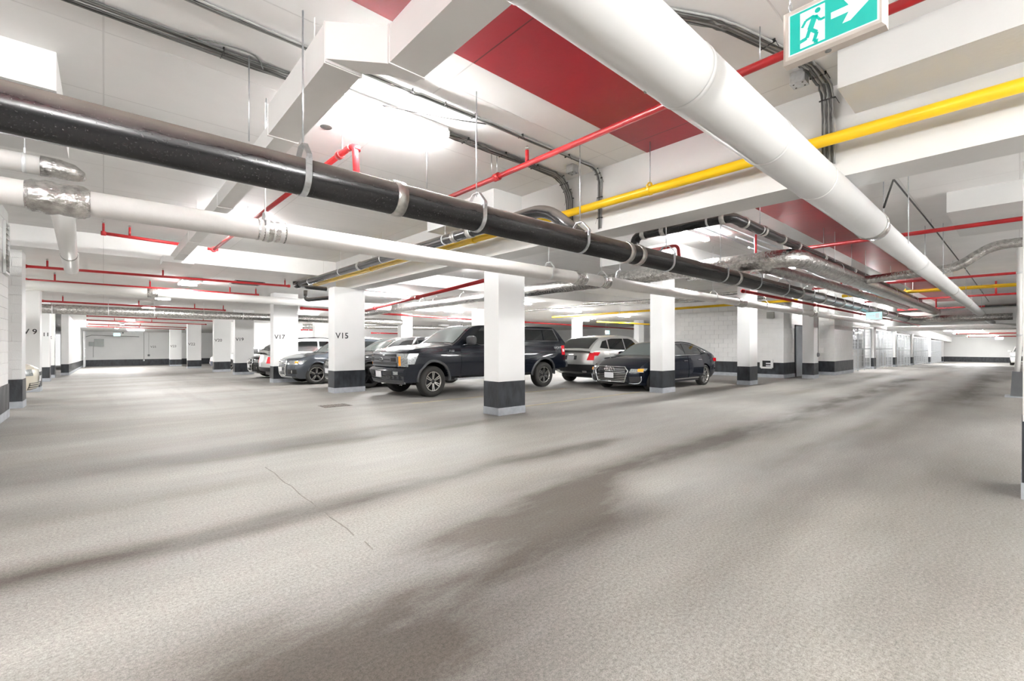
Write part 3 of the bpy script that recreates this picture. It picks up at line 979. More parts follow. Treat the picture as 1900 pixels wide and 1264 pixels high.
# --- pale pipe below it
PY, PZ, PR = 5.2, 2.53, 0.105
t = pipe('white_drain_pipe', 'long pale pipe with foil patches running below the black pipe', 'pipe', [(-6, PY, PZ), (33, PY, PZ)], PR, 'pipe_white', n=24)
def wrap(parent, a, b_, d_r, mtl='foil', name='foil_wrap', r=PR, lump=0.012, Y=PY, Z=PZ):
    pts, rs = [], []
    n = max(6, int((b_ - a) / 0.035))
    for k in range(n + 1):
        pts.append((a + (b_ - a) * k / n, Y, Z)); rs.append(r + d_r + random.uniform(-lump, lump) * (0 < k < n))
    rs[0] = rs[-1] = r + 0.003
    o = MB().tube(pts, rs, 22).build(name, mtl, parent)
    o['label'] = 'crumpled silver foil wrap'
    return o
for a, b_, dr_ in ((46, 168, 0.022), (476, 528, 0.006), (1064, 1084, 0.012), (1113, 1128, 0.008), (1366, 1380, 0.02), (1505, 1512, 0.02)):
    wrap(t, on_y(a, PY, PZ).x, on_y(b_, PY, PZ).x, dr_)
for px in (492, 1018, 1116, 1323, 1417, 1484, 1536):
    hang(t, on_y(px, PY, PZ), XD, PR, ZC, material='galv_white', rodm='galv_white')

# --- short pale pipe stub at the upper left edge
sy, sz = 6.3, 3.0
q0 = pz(60, 305, sz)
t = pipe('pipe_stub', 'short foil ended pipe stub at the upper left edge', 'pipe', [(-5, q0.y, sz), (pz(80, 306, sz).x, q0.y, sz)], 0.085, 'pipe_white', n=20)
x1 = pz(80, 306, sz).x
MB().tube([(x1 - 0.02, q0.y, sz), (x1 + 0.10, q0.y, sz), (x1 + 0.19, q0.y + 0.01, sz - 0.01), (x1 + 0.25, q0.y + 0.03, sz - 0.03), (x1 + 0.275, q0.y + 0.05, sz - 0.045)],
          [0.092, 0.09, 0.08, 0.055, 0.02], 18).build('foil_end', 'foil', t)
hang(t, (x1 - 0.12, q0.y, sz), XD, 0.085, 3.52, style='ring', material='galv_white', rodm='galv_white')

# --- capped white pipe sloping away from it
a, b_ = pz(112, 362, 3.02), pz(132, 500, 3.0)
t = pipe('white_waste_pipe', 'white capped waste pipe running away under the ceiling at left', 'pipe', [a, b_], 0.115, 'pvc_white', n=22)
MB().tube(fillet([b_ + Vector((0, -0.02, 0)), b_ + Vector((0, 0.22, 0)), b_ + Vector((0, 0.22, 0.42))], 0.16), 0.117, 20).build('bend', 'pvc_white', t)
collar(t, b_ + (a - b_) * 0.33, b_ - a, 0.115, 0.10, 'cable_light', 'label_band', 0.003)

# --- big white round duct
DY, DZ, DR = 1.187, 2.78, 0.164
t = thing('round_duct', 'large white round duct running away above the aisle', 'duct', (-5, DY, DZ))
XR = on_y(1614, DY, DZ).x
MB().tube([(-5, DY, DZ), (XR, DY, DZ)], DR, 40).build('wide_run', 'duct_white', t)
n = 10
MB().tube([(XR - 0.02, DY, DZ), (XR + 0.05, DY, DZ), (XR + 0.10, DY, DZ), (XR + 0.20, DY, DZ), (XR + 0.28, DY, DZ)], [DR + 0.008, DR + 0.012, DR + 0.004, DR - 0.008, DR - 0.014], 32).build('reducer', 'foil', t)
R2 = 0.138
MB().tube([(XR + 0.2, DY, DZ), (42, DY, DZ)], R2, 32).build('narrow_run', 'duct_white', t)
for px in (1702, 1765, 1794, 1819, 1832):
    collar(t, on_y(px, DY, DZ), XD, R2, 0.10, 'steel_band' if px in (1765, 1819) else 'duct_white', 'seam_band', 0.008, 28)
for xx in (1.15, 2.3, 3.45, 4.6):
    collar(t, (xx, DY, DZ), XD, DR, 0.035, 'duct_white', 'seam_band', 0.003, 36)
for px in (1662, 1733, 1780, 1812):
    c = on_y(px, DY, DZ)
    for s_ in (-1, 1):
        MB().tube([c + Vector((0, s_ * R2, 0)), Vector((c.x, c.y + s_ * R2, ZC))], 0.006, 5).build('rod', 'galv', t)
MB().tube(fillet([(42, DY, DZ), (43.2, DY, DZ), (43.2, 5.2, DZ - 0.05)], 0.8), R2 * 1.3, 24).build('elbow', 'sheet_white', t)
pk = Vector((pY(1231, 68, DY - 0.11)))
MB().obox((on_y(1150, DY, DZ).x + 0.35, DY + DR * 0.55, DZ + 0.0 - DR * 0.84), (0.9, 0.3, 0), (-0.3, 0.9, 0.2), (0, -0.2, 1), 0.012, 0.005, 0.004).build('torn_patch', 'vent_grey', t)

# --- yellow gas pipes
def ypipe(X, z, r, y0, y1, label, hpx=(), ztop=ZC):
    t = pipe('gas_pipe', label, 'pipe', [(X, y0, z), (X, y1, z)], r, 'yellow_paint', n=22, group='yellow gas pipes')
    for px in hpx:
        hang(t, on_x(px, X, z), YD, r, ztop, style='clevis', material='yellow_paint', rodm='galv')
    return t
ypipe(5.0, 3.25, 0.053, -6, 15.0, 'yellow gas pipe along the face of the deep beam', (1206, 880, 690))
X2 = pz(1889, 528, 3.3).x
ypipe(X2, 3.3, 0.06, -6, pz(1568, 551, 3.3).y, 'yellow gas pipe crossing the aisle behind the big white duct', (1680, 1600))
X3 = pz(1889, 596, 3.2).x
ypipe(X3, 3.2, 0.07, -6, 5.0, 'yellow gas pipe farthest down the aisle near the duct elbow')
q0, q1 = pz(1570, 535, 3.1), pz(1020, 590, 3.1)
X4 = 18.6
t = pipe('gas_pipe', 'thin ochre pipe above the navy saloon roof', 'pipe', [pX(1480, 557, X4), pX(1025, 589, X4)], 0.05, 'yellow_paint', n=14, group='yellow gas pipes')
hang(t, pX(1150, 580.2, X4), pX(1025, 589, X4) - pX(1480, 557, X4), 0.05, ZC - 0.35, style='ring')
t = pipe('gas_pipe', 'short ochre pipe low behind the column by the navy saloon', 'pipe', [pX(1205, 602, 26), pX(1108, 597, 26)], 0.05, 'yellow_paint', n=12, group='yellow gas pipes')

# --- red sprinkler pipes
def rpipe(a, b_, r, label, risers=(), caps=(0, 1), coup=(), ztop=None, rise=None, fil=0):
    a, b_ = Vector(a), Vector(b_)
    t = pipe('sprinkler_pipe', label, 'pipe', [a, b_], r, 'red_paint', n=14, group='red sprinkler pipes')
    d = (b_ - a).normalized()
    for k in caps:
        c = (a, b_)[k]
        collar(t, c, d, r, r * 2.2, 'red_fitting', 'end_fitting', r * 0.35, 14)
    for f in coup:
        collar(t, a.lerp(b_, f), d, r, r * 2.6, 'red_fitting', 'coupling', r * 0.4, 14)
    for f in risers:
        c = a.lerp(b_, f)
        zt = (ztop if ztop is not None else zc(c.x, c.y))
        h = min(0.28, max(0.08, zt - c.z - 0.05)) if rise is None else rise
        ri = MB().tube([c, c + ZD * h], r * 0.62, 10).build('riser', 'red_paint', t)
        MB().tube([c + ZD * (h - 0.005), c + ZD * (h + 0.02), c + ZD * (h + 0.022), c + ZD * (h + 0.045)], [r * 0.4, r * 0.4, r * 1.0, r * 0.3], 10).build('sprinkler_head', 'steel_band', ri)
    return t
RX = 3.84
t = rpipe((RX, -6, 3.55), (RX, on_x(806, RX, 3.55).y, 3.55), 0.033, 'red sprinkler pipe crossing below the red ceiling strip', coup=(), caps=(1,))
c = on_x(922, RX, 3.55); collar(t, c, YD, 0.033, 0.09, 'red_fitting', 'coupling', 0.016)
c = on_x(978, RX, 3.55)
ri = MB().tube([c, c + ZD * 0.17], 0.024, 10).build('riser', 'red_paint', t)
MB().tube([c + ZD * 0.165, c + ZD * 0.19, c + ZD * 0.192, c + ZD * 0.22], [0.014, 0.014, 0.03, 0.01], 10).build('sprinkler_head', 'steel_band', ri)
for px in (922, 1410):
    c = on_x(px, RX, 3.55); MB().tube([c + ZD * 0.03, Vector((c.x, c.y, ZC))], 0.005, 5).build('rod', 'galv', t)
# elbowed pipe by the rectangular duct
e0 = pz(650, 273, 3.56)
e1 = pz(397, 463, 3.50)
t = pipe('sprinkler_pipe', 'red elbowed sprinkler pipe passing behind the black drain pipe', 'pipe', [e0, e1], 0.033, 'red_paint', n=14, group='red sprinkler pipes')
MB().tube(fillet([e0 + Vector((0, 0.05, 0)), e0 + Vector((0.03, -0.06, 0.0)), e0 + Vector((0.05, -0.05, -0.35))], 0.07), 0.036, 14).build('drop_elbow', 'red_paint', t)
collar(t, e0 + Vector((0.045, -0.05, -0.02)), ZD, 0.036, 0.05, 'red_fitting')
collar(t, e0.lerp(e1, 0.04), e1 - e0, 0.034, 0.08, 'red_fitting')
collar(t, e1, e1 - e0, 0.036, 0.10, 'red_fitting', 'end_fitting', 0.02)
MB().tube([e1 + Vector((-0.12, 0, 0)), e1 + Vector((0.08, 0, 0))], 0.03, 10).build('tee', 'red_fitting', t)
for f in (0.03, 0.6):
    c = e0.lerp(e1, f); MB().tube([c, Vector((c.x, c.y, ZC))], 0.005, 5).build('rod', 'galv', t)
# left bay
rpipe(pz(192, 433, 3.6), pz(352, 456, 3.6), 0.033, 'short red sprinkler pipe in front of the ceiling step', risers=(0.0, 0.28), ztop=ZC)
for (x0, y0, x1_, y1, dz, r, lab, rs) in (
        (46, 494, 536, 531, 0.22, 0.032, 'first red sprinkler pipe beyond the ceiling step', (0.065, 0.45, 0.98)),
        (47, 519, 478, 547.5, 0.25, 0.034, 'second red sprinkler pipe beyond the step, above white duct', (0.1, 0.47, 0.85, 0.99)),
        (79, 538, 440, 559, 0.27, 0.032, 'third red sprinkler pipe beyond the step', (0.44, 0.99)),
        (79, 558.6, 417, 576, 0.26, 0.034, 'fourth red sprinkler pipe beyond the step, above foil duct', (0.09, 0.47, 0.8, 0.99)),
        (162, 586.5, 397, 596, 0.22, 0.03, 'first thin red pipe below the foil duct', (0.5, 0.9)),
        (162, 594, 382, 602, 0.22, 0.03, 'second thin red pipe below the foil duct', (0.2, 0.5)),
        (160, 601, 345, 608, 0.2, 0.03, 'third thin red pipe below the foil duct', (0.2, 0.5)),
        (160, 605.5, 342, 611.5, 0.2, 0.03, 'fourth thin red pipe below the foil duct', (0.2, 0.5))):
    rpipe(pc(x0, y0, dz), pc(x1_, y1, dz), r, lab, risers=rs)
a = pY(134, 611.1, YB - 0.25); b_ = pY(313, 615, YB - 0.25)
rpipe(a, b_, 0.07, 'thick red main across the top of the end wall', risers=())
# right of the beam, across the aisle
def rcross(x0, y0, x1_, y1, z, r, label, risers=(), y_end=-6, ztop=ZC, coup=()):
    a, b_ = pz(x0, y0, z), pz(x1_, y1, z)
    X = (a.x + b_.x) / 2
    return rpipe((X, y_end, z), (X, b_.y if b_.y > a.y else a.y, z), r, label, caps=(1,), coup=coup), X
t, X = rcross(1889, 404, 1317, 487, 3.3, 0.036, 'red sprinkler pipe crossing just beyond the deep beam')
c = on_x(1402, X, 3.3)
MB().tube([c, c + ZD * 0.45], 0.026, 10).build('riser', 'red_paint', t)
c = on_x(1351, X, 3.3); collar(t, c, YD, 0.036, 0.1, 'red_fitting')
t, X = rcross(1889, 505, 1513, 537, 3.3, 0.036, 'second red sprinkler pipe crossing beyond the deep beam')
c = on_x(1561, X, 3.3); MB().tube([c, c + ZD * 0.32], 0.03, 10).build('riser', 'red_paint', t)
t, X = rcross(1889, 543.6, 1608, 561, 3.2, 0.036, 'third red sprinkler pipe crossing beyond the deep beam')
for px in (1661, 1848):
    c = on_x(px, X, 3.2); MB().tube([c, c + ZD * 0.5], 0.03, 10).build('riser', 'red_paint', t)
t, X = rcross(1889, 565, 1669, 576, 3.15, 0.04, 'fourth red sprinkler pipe crossing beyond the deep beam')
for px in (1700, 1737):
    c = on_x(px, X, 3.15); MB().tube([c, c + ZD * 0.5], 0.03, 10).build('riser', 'red_paint', t)
rcross(1889, 607, 1740, 611.5, 3.0, 0.05, 'fifth red pipe crossing by the duct elbow')
for x0, y0, x1_, y1, lab in ((1889, 618, 1779, 621, 'dark red pipe above the long end lamps'), (1889, 624, 1800, 626, 'red pipe behind the middle long end lamp'),
                             (1889, 629, 1710, 628, 'lowest red pipe before the far end wall')):
    a, b_ = p_low(x0, y0, 0.2), p_low(x1_, y1, 0.2)
    rpipe((a.x, -4, a.z), (a.x, b_.y, a.z), 0.05, lab, caps=(1,))
t = rpipe((10.2, 3.95, 2.50), (44, 3.95, 2.50), 0.032, 'red sprinkler pipe running below the black drain pipe', risers=(), coup=(0.15, 0.32, 0.5))
p1, p2 = pD(1222, 463, 9.0), pD(1262, 456, 8.6)
t = pipe('sprinkler_pipe', 'short red elbow with drop above the black drain pipe', 'pipe', fillet([pz(1205, 465, 3.3), pz(1258, 455, 3.3), pz(1262, 455, 3.3) + Vector((0, 0, -0.45))], 0.1), 0.035, 'red_paint', group='red sprinkler pipes')
# behind the parked cars
for (x0, y0, x1_, y1, r, lab, dz) in ((560, 541, 905, 515, 0.045, 'red main rising to the right behind column V15', 0.45),):
    a, b_ = pX(640, 586, 8.0), pX(905, 519, 8.0)
    rpipe(a, b_, 0.055, lab, coup=(0.3, 0.62), caps=(0, 1))
a, b_ = pY(560, 572, 21.5), pY(900, 595, 21.5)
rpipe(a, b_, 0.05, 'red pipe sloping down to the right above the pickup bonnet', coup=(0.3, 0.75))
a, b_ = pY(975, 598, 25), pY(1185, 611, 25)
rpipe(a, b_, 0.06, 'red pipe above the silver SUV roof', coup=(0.4,))
for k, (x0, x1_, y) in enumerate(((560, 640, 606), (560, 620, 612), (690, 760, 618), (700, 830, 607), (1085, 1200, 601))):
    a, b_ = pY(x0, y, 34), pY(x1_, y + 1.5, 34)
    t = rpipe(a, b_, 0.05, ['upper distant red pipe between columns V17 and V15', 'lower distant red pipe between columns V17 and V15',
                        'distant red pipe just above the dark car roof', 'distant red pipe above the pickup bonnet', 'distant red pipe right of the pale far column'][k])
    for f in (0.2, 0.8):
        q = a.lerp(b_, f); hang(t, q, XD, 0.05, zc(0, 34), style='ring')

# --- black pipes near the beam
BX = 4.6
t = pipe('black_branch_pipe', 'black branch pipe beside the yellow gas pipe', 'pipe', [(BX, 3.75, 2.72), (BX, 4.4, 3.25), (BX, 15.2, 3.25)], 0.088, 'pipe_black', fil=0.3, n=20)
for px in (873, 668, 845):
    collar(t, on_x(px, BX, 3.25), YD, 0.088, 0.10, 'steel_band')
for px in (826, 710, 632, 575):
    hang(t, on_x(px, BX, 3.25), YD, 0.088, ZC, style='ring', material='galv_white', rodm='galv_white')
MB().tube(fillet([(BX, 15.1, 3.25), (BX, 15.5, 3.25), (BX, 15.5, 3.45)], 0.14), 0.1, 16).build('end_bend', 'pipe_black', t)
z1 = 3.05
k0, k1, k2 = pz(570, 534, z1), pz(649, 541, z1), pz(567, 557, 2.82)
t = pipe('black_trap_pipe', 'black looped trap pipe at the top of column V15', 'pipe', [(BX + 0.02, 15.0, 3.2), k0 + Vector((0, 0, 0.02)), k1, k1 + Vector((0.02, 0, -0.14)), k2, k2 + Vector((0, 0, 0.32))], 0.06, 'pipe_black', fil=0.12, n=14)
collar(t, k0.lerp(k1, 0.45), k1 - k0, 0.06, 0.05, 'galv_white'); collar(t, k0.lerp(k1, 0.92), k1 - k0, 0.06, 0.08, 'steel_band')
zz = 3.2
k0, k1 = pz(1186, 439, zz), pz(1352, 401, zz)
X = (k0.x + k1.x) / 2
kx = pz(1620, 521, zz)
t = pipe('black_elbow_pipe', 'black elbowed pipe beyond the beam turning along the aisle', 'pipe',
         [(X, k0.y + 0.05, 2.75), (X, k0.y + 0.05, zz), (X, k1.y, zz), (kx.x + 9, k1.y, zz)], 0.075, 'pipe_black', fil=0.16, n=18)
for px in (1195, 1342, 1231):
    collar(t, on_x(px, X, zz), YD, 0.075, 0.07, 'steel_band')
for px in (1380, 1415, 1450, 1478, 1525, 1582):
    collar(t, on_y(px, k1.y, zz), XD, 0.075, 0.06, 'steel_band')
for px in (1410, 1528, 1580):
    hang(t, on_y(px, k1.y, zz), XD, 0.075, ZC, style='ring', material='galv_white')
hang(t, on_x(1314, X, zz), YD, 0.075, ZC, style='ring', material='galv_white')

# --- foil covered ducts
def foil(label, pts, r, fil=0.3, lump=0.05, name='foil_duct'):
    pts = fillet(pts, fil, 6) if fil else [Vector(p) for p in pts]
    out, rs = [], []
    for a, b_ in zip(pts[:-1], pts[1:]):
        L = (b_ - a).length; n = max(1, int(L / (r * 0.9)))
        for k in range(n):
            out.append(a.lerp(b_, k / n)); rs.append(r * (1 + random.uniform(-lump, lump)))
    out.append(pts[-1]); rs.append(r)
    t = thing(name, label, 'duct', out[0], group='foil wrapped ducts')
    MB().tube(out, rs, 18).build('run', 'foil', t)
    return t
t = foil('long foil wrapped duct passing above the pickup and turning along the aisle', [(9.3, 22, 2.86), (9.3, 13.5, 2.93), (9.3, 2.72, 2.95), (30.5, 2.72, 2.95)], 0.165, 0.5)
for px in (712, 745, 785, 810, 860, 1150):
    hang(t, on_x(px, 9.3, 2.99), YD, 0.165, zc(9.3, on_x(px, 9.3, 0).y), style='ring', material='galv_white', rodm='galv_white')
for xx in (12, 15, 18.5, 23):
    hang(t, (xx, 2.72, 3.02), XD, 0.165, ZC, style='ring', material='galv_white', rodm='galv_white')
t = foil('foil wrapped duct crossing the left drive below the red pipes', [(-4, 24.2, 2.70), (13, 24.2, 2.66)], 0.175, 0)
for px in (97, 201, 286, 378, 450):
    hang(t, on_y(px, 24.2, 2.69), XD, 0.175, zc(0, 24.2), style='ring', material='galv_white', rodm='galv_white')
t = foil('foil wrapped duct dipping under the big white duct', [(14.3, 2.62, 2.98), (14.3, 0.95, 3.08), (14.3, 0.40, 3.5), (14.3, -4, 3.5)], 0.10, 0.25)
t = foil('thin foil wrapped pipe crossing above the navy saloon', [pX(960, 578, 16.5), pX(1200, 558, 16.5), pX(1400, 541, 16.5)], 0.06, 0)
t = foil('second thin foil pipe with upturned end above the navy saloon', [pX(1078, 541, 17.5), pX(1080, 562, 17.5), pX(1220, 561, 17.5), pX(1420, 552, 17.5)], 0.07, 0.3)
t = foil('lower foil wrapped duct beyond the foil duct at far left', [pY(560, 606, 31), pY(720, 607, 31), pY(905, 611, 31)], 0.16, 0)
for px in (600, 680, 800):
    q = pY(px, 607.5, 31); hang(t, q, XD, 0.16, zc(0, 31), style='ring')
t = foil('foil wrapped duct between the pickup and silver SUV ceilings', [pY(975, 583, 30), pY(1100, 590, 30)], 0.12, 0)
for px in (1000, 1070):
    q = pY(px, 586.5, 30); hang(t, q, XD, 0.12, zc(0, 30), style='ring')
WT = pipe('white_overhead_pipe', 'thick white pipe crossing the left drive beneath the red pipes', 'pipe', [(-4, 17.6, 2.94), (9.0, 17.75, 2.92)], 0.135, 'pvc_white', n=24)
collar(WT, on_y(283, 17.65, 2.93), XD, 0.135, 0.25, 'foil', 'foil_band', 0.004)
t = foil('fat foil wrapped duct descending beside the black elbow pipe', [(10.4, 5.3, 3.0), (10.4, 3.62, 3.0), (13.5, 3.55, 3.0), (26, 3.3, 2.98)], 0.13, 0.35)
# jumble of smaller pipes beyond the black drain pipe's end
t = pipe('white_cross_pipe', 'white pipe crossing the aisle at the black pipe end', 'pipe', [(31.0, 5.3, 2.86), (31.0, 1.5, 2.86)], 0.16, 'pipe_white', n=18)
t = pipe('white_cross_pipe', 'white pipe crossing the aisle behind the yellow pipe', 'pipe', [(35.0, 5.3, 2.30), (35.0, -4, 2.30)], 0.15, 'pipe_white', n=18)
t = pipe('dark_cross_pipe', 'thin dark pipe crossing right of the big duct end', 'pipe', [(27, 0.95, 2.95), (27, -6, 2.95)], 0.055, 'pipe_black', n=12)
t = pipe('grey_conduit', 'thin grey conduit on the ceiling beyond the beam', 'conduit', [pz(1300, 420, 3.8), pz(1400, 462, 3.8), pz(1560, 530, 3.8)], 0.02, 'galv', n=8)
for k in range(3):
    yy = 3.9 + 0.12 * k
    pipe('grey_conduit', ['upper', 'middle', 'lower'][k] + ' of three parallel conduits beside the black elbow pipe', 'conduit', [(9 + k, yy, 3.7 - 0.06 * k), (30, yy, 3.7 - 0.06 * k)], 0.02, 'galv', n=8)

# --- rectangular sheet metal duct with a jog
t = thing('rectangular_duct', 'white rectangular sheet metal duct with a jog near the ceiling', 'duct', (1.6, 3.0, 3.3))
MB().box(1.47, 1.74, -6, 2.92, 3.30, 3.56).build('near_run', 'sheet_white', t)
MB().hexa([(1.47, 2.92, 3.30), (1.74, 2.92, 3.30), (1.41, 3.22, 3.34), (1.15, 3.22, 3.34)], [(1.47, 2.92, 3.56), (1.74, 2.92, 3.56), (1.41, 3.22, 3.60), (1.15, 3.22, 3.60)]).build('jog', 'sheet_white', t)
MB().hexa([(1.73, 2.92, 3.30), (1.74, 2.92, 3.30), (1.745, 3.05, 3.33), (1.55, 3.10, 3.33)], [(1.73, 2.92, 3.50), (1.74, 2.92, 3.56), (1.745, 3.05, 3.53), (1.55, 3.10, 3.55)]).build('corner', 'sheet_white', t)
MB().box(1.15, 1.41, 3.22, 4.72, 3.32, 3.60).build('middle_run', 'sheet_white', t)
MB().box(1.22, 1.41, 4.72, 13.8, 3.34, 3.54).build('far_run', 'sheet_white', t)
MB().box(1.02, 1.62, 13.2, 13.84, 3.28, 3.42).build('end_box', 'sheet_white', t)
for y in (-1.5, 0.0, 1.45, 2.90):
    MB().box(1.463, 1.747, y, y + 0.022, 3.293, 3.567).build('seam', 'sheet_white', t)
for y in (3.23, 4.70):
    MB().box(1.143, 1.417, y, y + 0.022, 3.313, 3.607).build('seam', 'sheet_white', t)
for y in (6.2, 7.7, 9.2, 10.7, 12.2):
    MB().box(1.213, 1.417, y, y + 0.022, 3.333, 3.547).build('seam', 'sheet_white', t)
for y in (0.8, 3.6, 6.5, 9.5):
    for x in ((1.46, 1.75) if y < 3 else (1.2, 1.42)):
        MB().bar((x, y, 3.45), (x, y, ZC), 0.02, 0.004).build('strap', 'sheet_white', t)

# ================================================================== CABLES
def bundle(label, pts, n=5, sp=0.016, r=0.008, ties=6, fil=0.15, side=None, mats=('cable_grey', 'cable_light')):
    pts = [Vector(p) for p in pts]
    t = thing('cable_bundle', label, 'cables', pts[0])
    for k in range(n):
        off = (k - (n - 1) / 2) * sp
        mb = MB()
        path = []
        fp = fillet(pts, fil, 5)
        dense = []
        for a, b_ in zip(fp[:-1], fp[1:]):
            m_ = max(1, int((b_ - a).length / 0.45))
            dense += [a.lerp(b_, q / m_) for q in range(m_)]
        dense.append(fp[-1])
        for i, p in enumerate(dense):
            d = (dense[min(i + 1, len(dense) - 1)] - dense[max(i - 1, 0)]).normalized()
            s_ = d.cross(side or ZD)
            s_ = s_.normalized() if s_.length > 0.1 else Vector((0, -1, 0))
            path.append(p + s_ * (off + random.uniform(-0.006, 0.006)) + Vector((0, 0, random.uniform(-0.012, 0.004))))
        mb.tube(path, r, 6)
        mb.build('cable', mats[0] if k % 2 == 0 else mats[1], t)
    L = sum((b_ - a).length for a, b_ in zip(pts[:-1], pts[1:]))
    for k in range(ties):
        i = (k + 0.5) / ties * (len(pts) - 1)
        a = pts[int(i)].lerp(pts[min(int(i) + 1, len(pts) - 1)], i - int(i))
        d = (pts[min(int(i) + 1, len(pts) - 1)] - pts[int(i)]).normalized()
        s_ = d.cross(ZD); s_ = s_.normalized() if s_.length > 0.1 else YD
        tie = MB(); w = n * sp / 2 + 0.012
        tie.obox(a, d, s_, d.cross(s_), 0.005, w, 0.014)
        tie.tube([a + s_ * w, a + s_ * (w + 0.03) + Vector((0, 0, -0.07))], 0.0025, 4)
        tie.build('tie', 'tie_black', t)
    return t
zb = ZC - 0.02
c1 = [pz(-200, -105, zb), pz(90, -2, zb), pz(540, 153, zb), pz(700, 215, zb), pz(870, 270, zb)]
Yb = 4.52
def cy(px, Y): return on_y(px, Y, zb)
bundle('thick cable bundle along the ceiling bending down the beam face', [(-4, Yb, zb), (cy(545, Yb).x, Yb, zb), (cy(870, Yb).x, Yb - 0.03, zb), (5.0, Yb, zb), (5.22, Yb, 3.6), (5.22, Yb, 3.05)], n=7, sp=0.018, r=0.0105, ties=14, fil=0.3)
Yb = 3.97
bundle('thin conduit pair along the ceiling bending down the beam face', [(-4, Yb, zb), (2.2, Yb, zb), (3.1, Yb - 0.02, zb), (5.12, Yb, zb), (5.23, Yb, 3.7), (5.23, Yb, 3.0)], n=3, sp=0.02, r=0.011, ties=12, fil=0.14, mats=('cable_light', 'cable_grey'))
bp = [pz(1300, -10, zb), pz(1337, 42, zb), pz(1452, 97, zb), pz(1528, 140, zb)]
bp = [Vector((2.6, 2.05, zb)), Vector((pz(1337, 42, zb).x, pz(1337, 42, zb).y, zb)), Vector((pz(1500, 118, zb).x, pz(1500, 118, zb).y, zb)), Vector((5.16, pX(1536, 165, 5.2).y, zb)), Vector((5.22, pX(1536, 165, 5.22).y, 3.6)), Vector((5.22, pX(1537, 290, 5.22).y, 3.1))]
bundle('cable bundle above the big white duct bending down the beam', bp, n=6, sp=0.018, r=0.0105, ties=5, fil=0.12)
t = thing('loose_cable', 'loose grey cable looping between the two ceiling bundles', 'cable', (2.0, 4.5, zb))
MB().tube(fillet([(1.75, 4.5, zb), (2.25, 4.35, zb - 0.02), (2.9, 4.10, zb - 0.02), (3.2, 4.0, zb)], 0.3), 0.007, 6).build('cable', 'cable_grey', t)
t = thing('loose_cable', 'grey cable leaving the bundle above the black drain pipe', 'cable', (0.6, 4.5, zb))
MB().tube(fillet([(0.35, 4.5, zb), (0.75, 4.38, zb), (0.98, 4.36, zb), (1.06, 4.5, zb - 0.02)], 0.1), 0.007, 6).build('cable', 'cable_grey', t)
t = thing('ceiling_cable', 'thin dark cable drooping along the ceiling right of the big duct', 'cable', pz(1660, 331, zb))
pts = [pX(1640, 385, 6.9), pz(1658, 333, zb), pz(1728, 418, zb - 0.1), pz(1792, 500, zb - 0.2), pz(1835, 560, zb - 0.2)]
MB().tube(pts, 0.012, 6).build('cable', 'tie_black', t)
for px, py in ((1728, 418), (1765, 463)):
    c = pz(px, py, zb - 0.1); MB().tube([c, Vector((c.x, c.y, ZC))], 0.004, 5).build('rod', 'galv', t)

def jbox(c, label, h=0.05, s=0.06):
    t = thing('junction_box', label, 'junction box', c)
    c = Vector(c)
    MB().box(c.x - s, c.x + s, c.y - s, c.y + s, c.z - h, c.z + h).build('box', 'galv', t)
    MB().box(c.x - s * 1.05, c.x + s * 1.05, c.y - s * 1.05, c.y + s * 1.05, c.z - h - 0.008, c.z - h).build('cover', 'galv', t)
    for k in range(4):
        a = c + Vector(((-1) ** k * s * 0.6, (-1) ** (k // 2) * s * 0.6, -h - 0.008))
        MB().lathe([(0.001, -0.004), (0.008, -0.004), (0.008, 0.004)], a, 'z', 8).build('screw', 'cable_grey', t)
jbox(pz(1483, 146, ZC - 0.05), 'galvanised junction box under the near exit sign')
jbox(pz(1062, 314, ZC - 0.05), 'galvanised junction box beside the thin conduit bend')
gd = pz(605, 236, ZC)
tag(MB().lathe([(0.001, -0.004), (0.06, -0.004), (0.065, 0.0)], gd, 'z', 20).build('ceiling_spot', 'cable_grey'), 'small round grey plate on the ceiling beside the bright lamp', 'plate')
# loose threaded rods hanging from the slab
for k, (px, y0, y1, Y, lab) in enumerate(((462, 98, 262, 4.45, 'thin threaded rod hanging at the end of the grey cable'), (494, 170, 268, 5.1, 'thin threaded rod left of the rectangular duct'),
                                        (792, 228, 350, 4.4, 'thin threaded rod right of the bright lamp'), (912, 248, 322, 4.6, 'thin threaded rod left of the red riser'),
                                        (1208, 285, 345, 4.3, 'thin threaded rod above the yellow pipe clamp'))):
    a, b_ = pY(px, y0, Y), pY(px, y1, Y)
    tag(MB().tube([Vector((a.x, a.y, ZC)), b_], 0.006, 6).build('threaded_rod', 'galv'), lab, 'rod', 'loose ceiling rods')

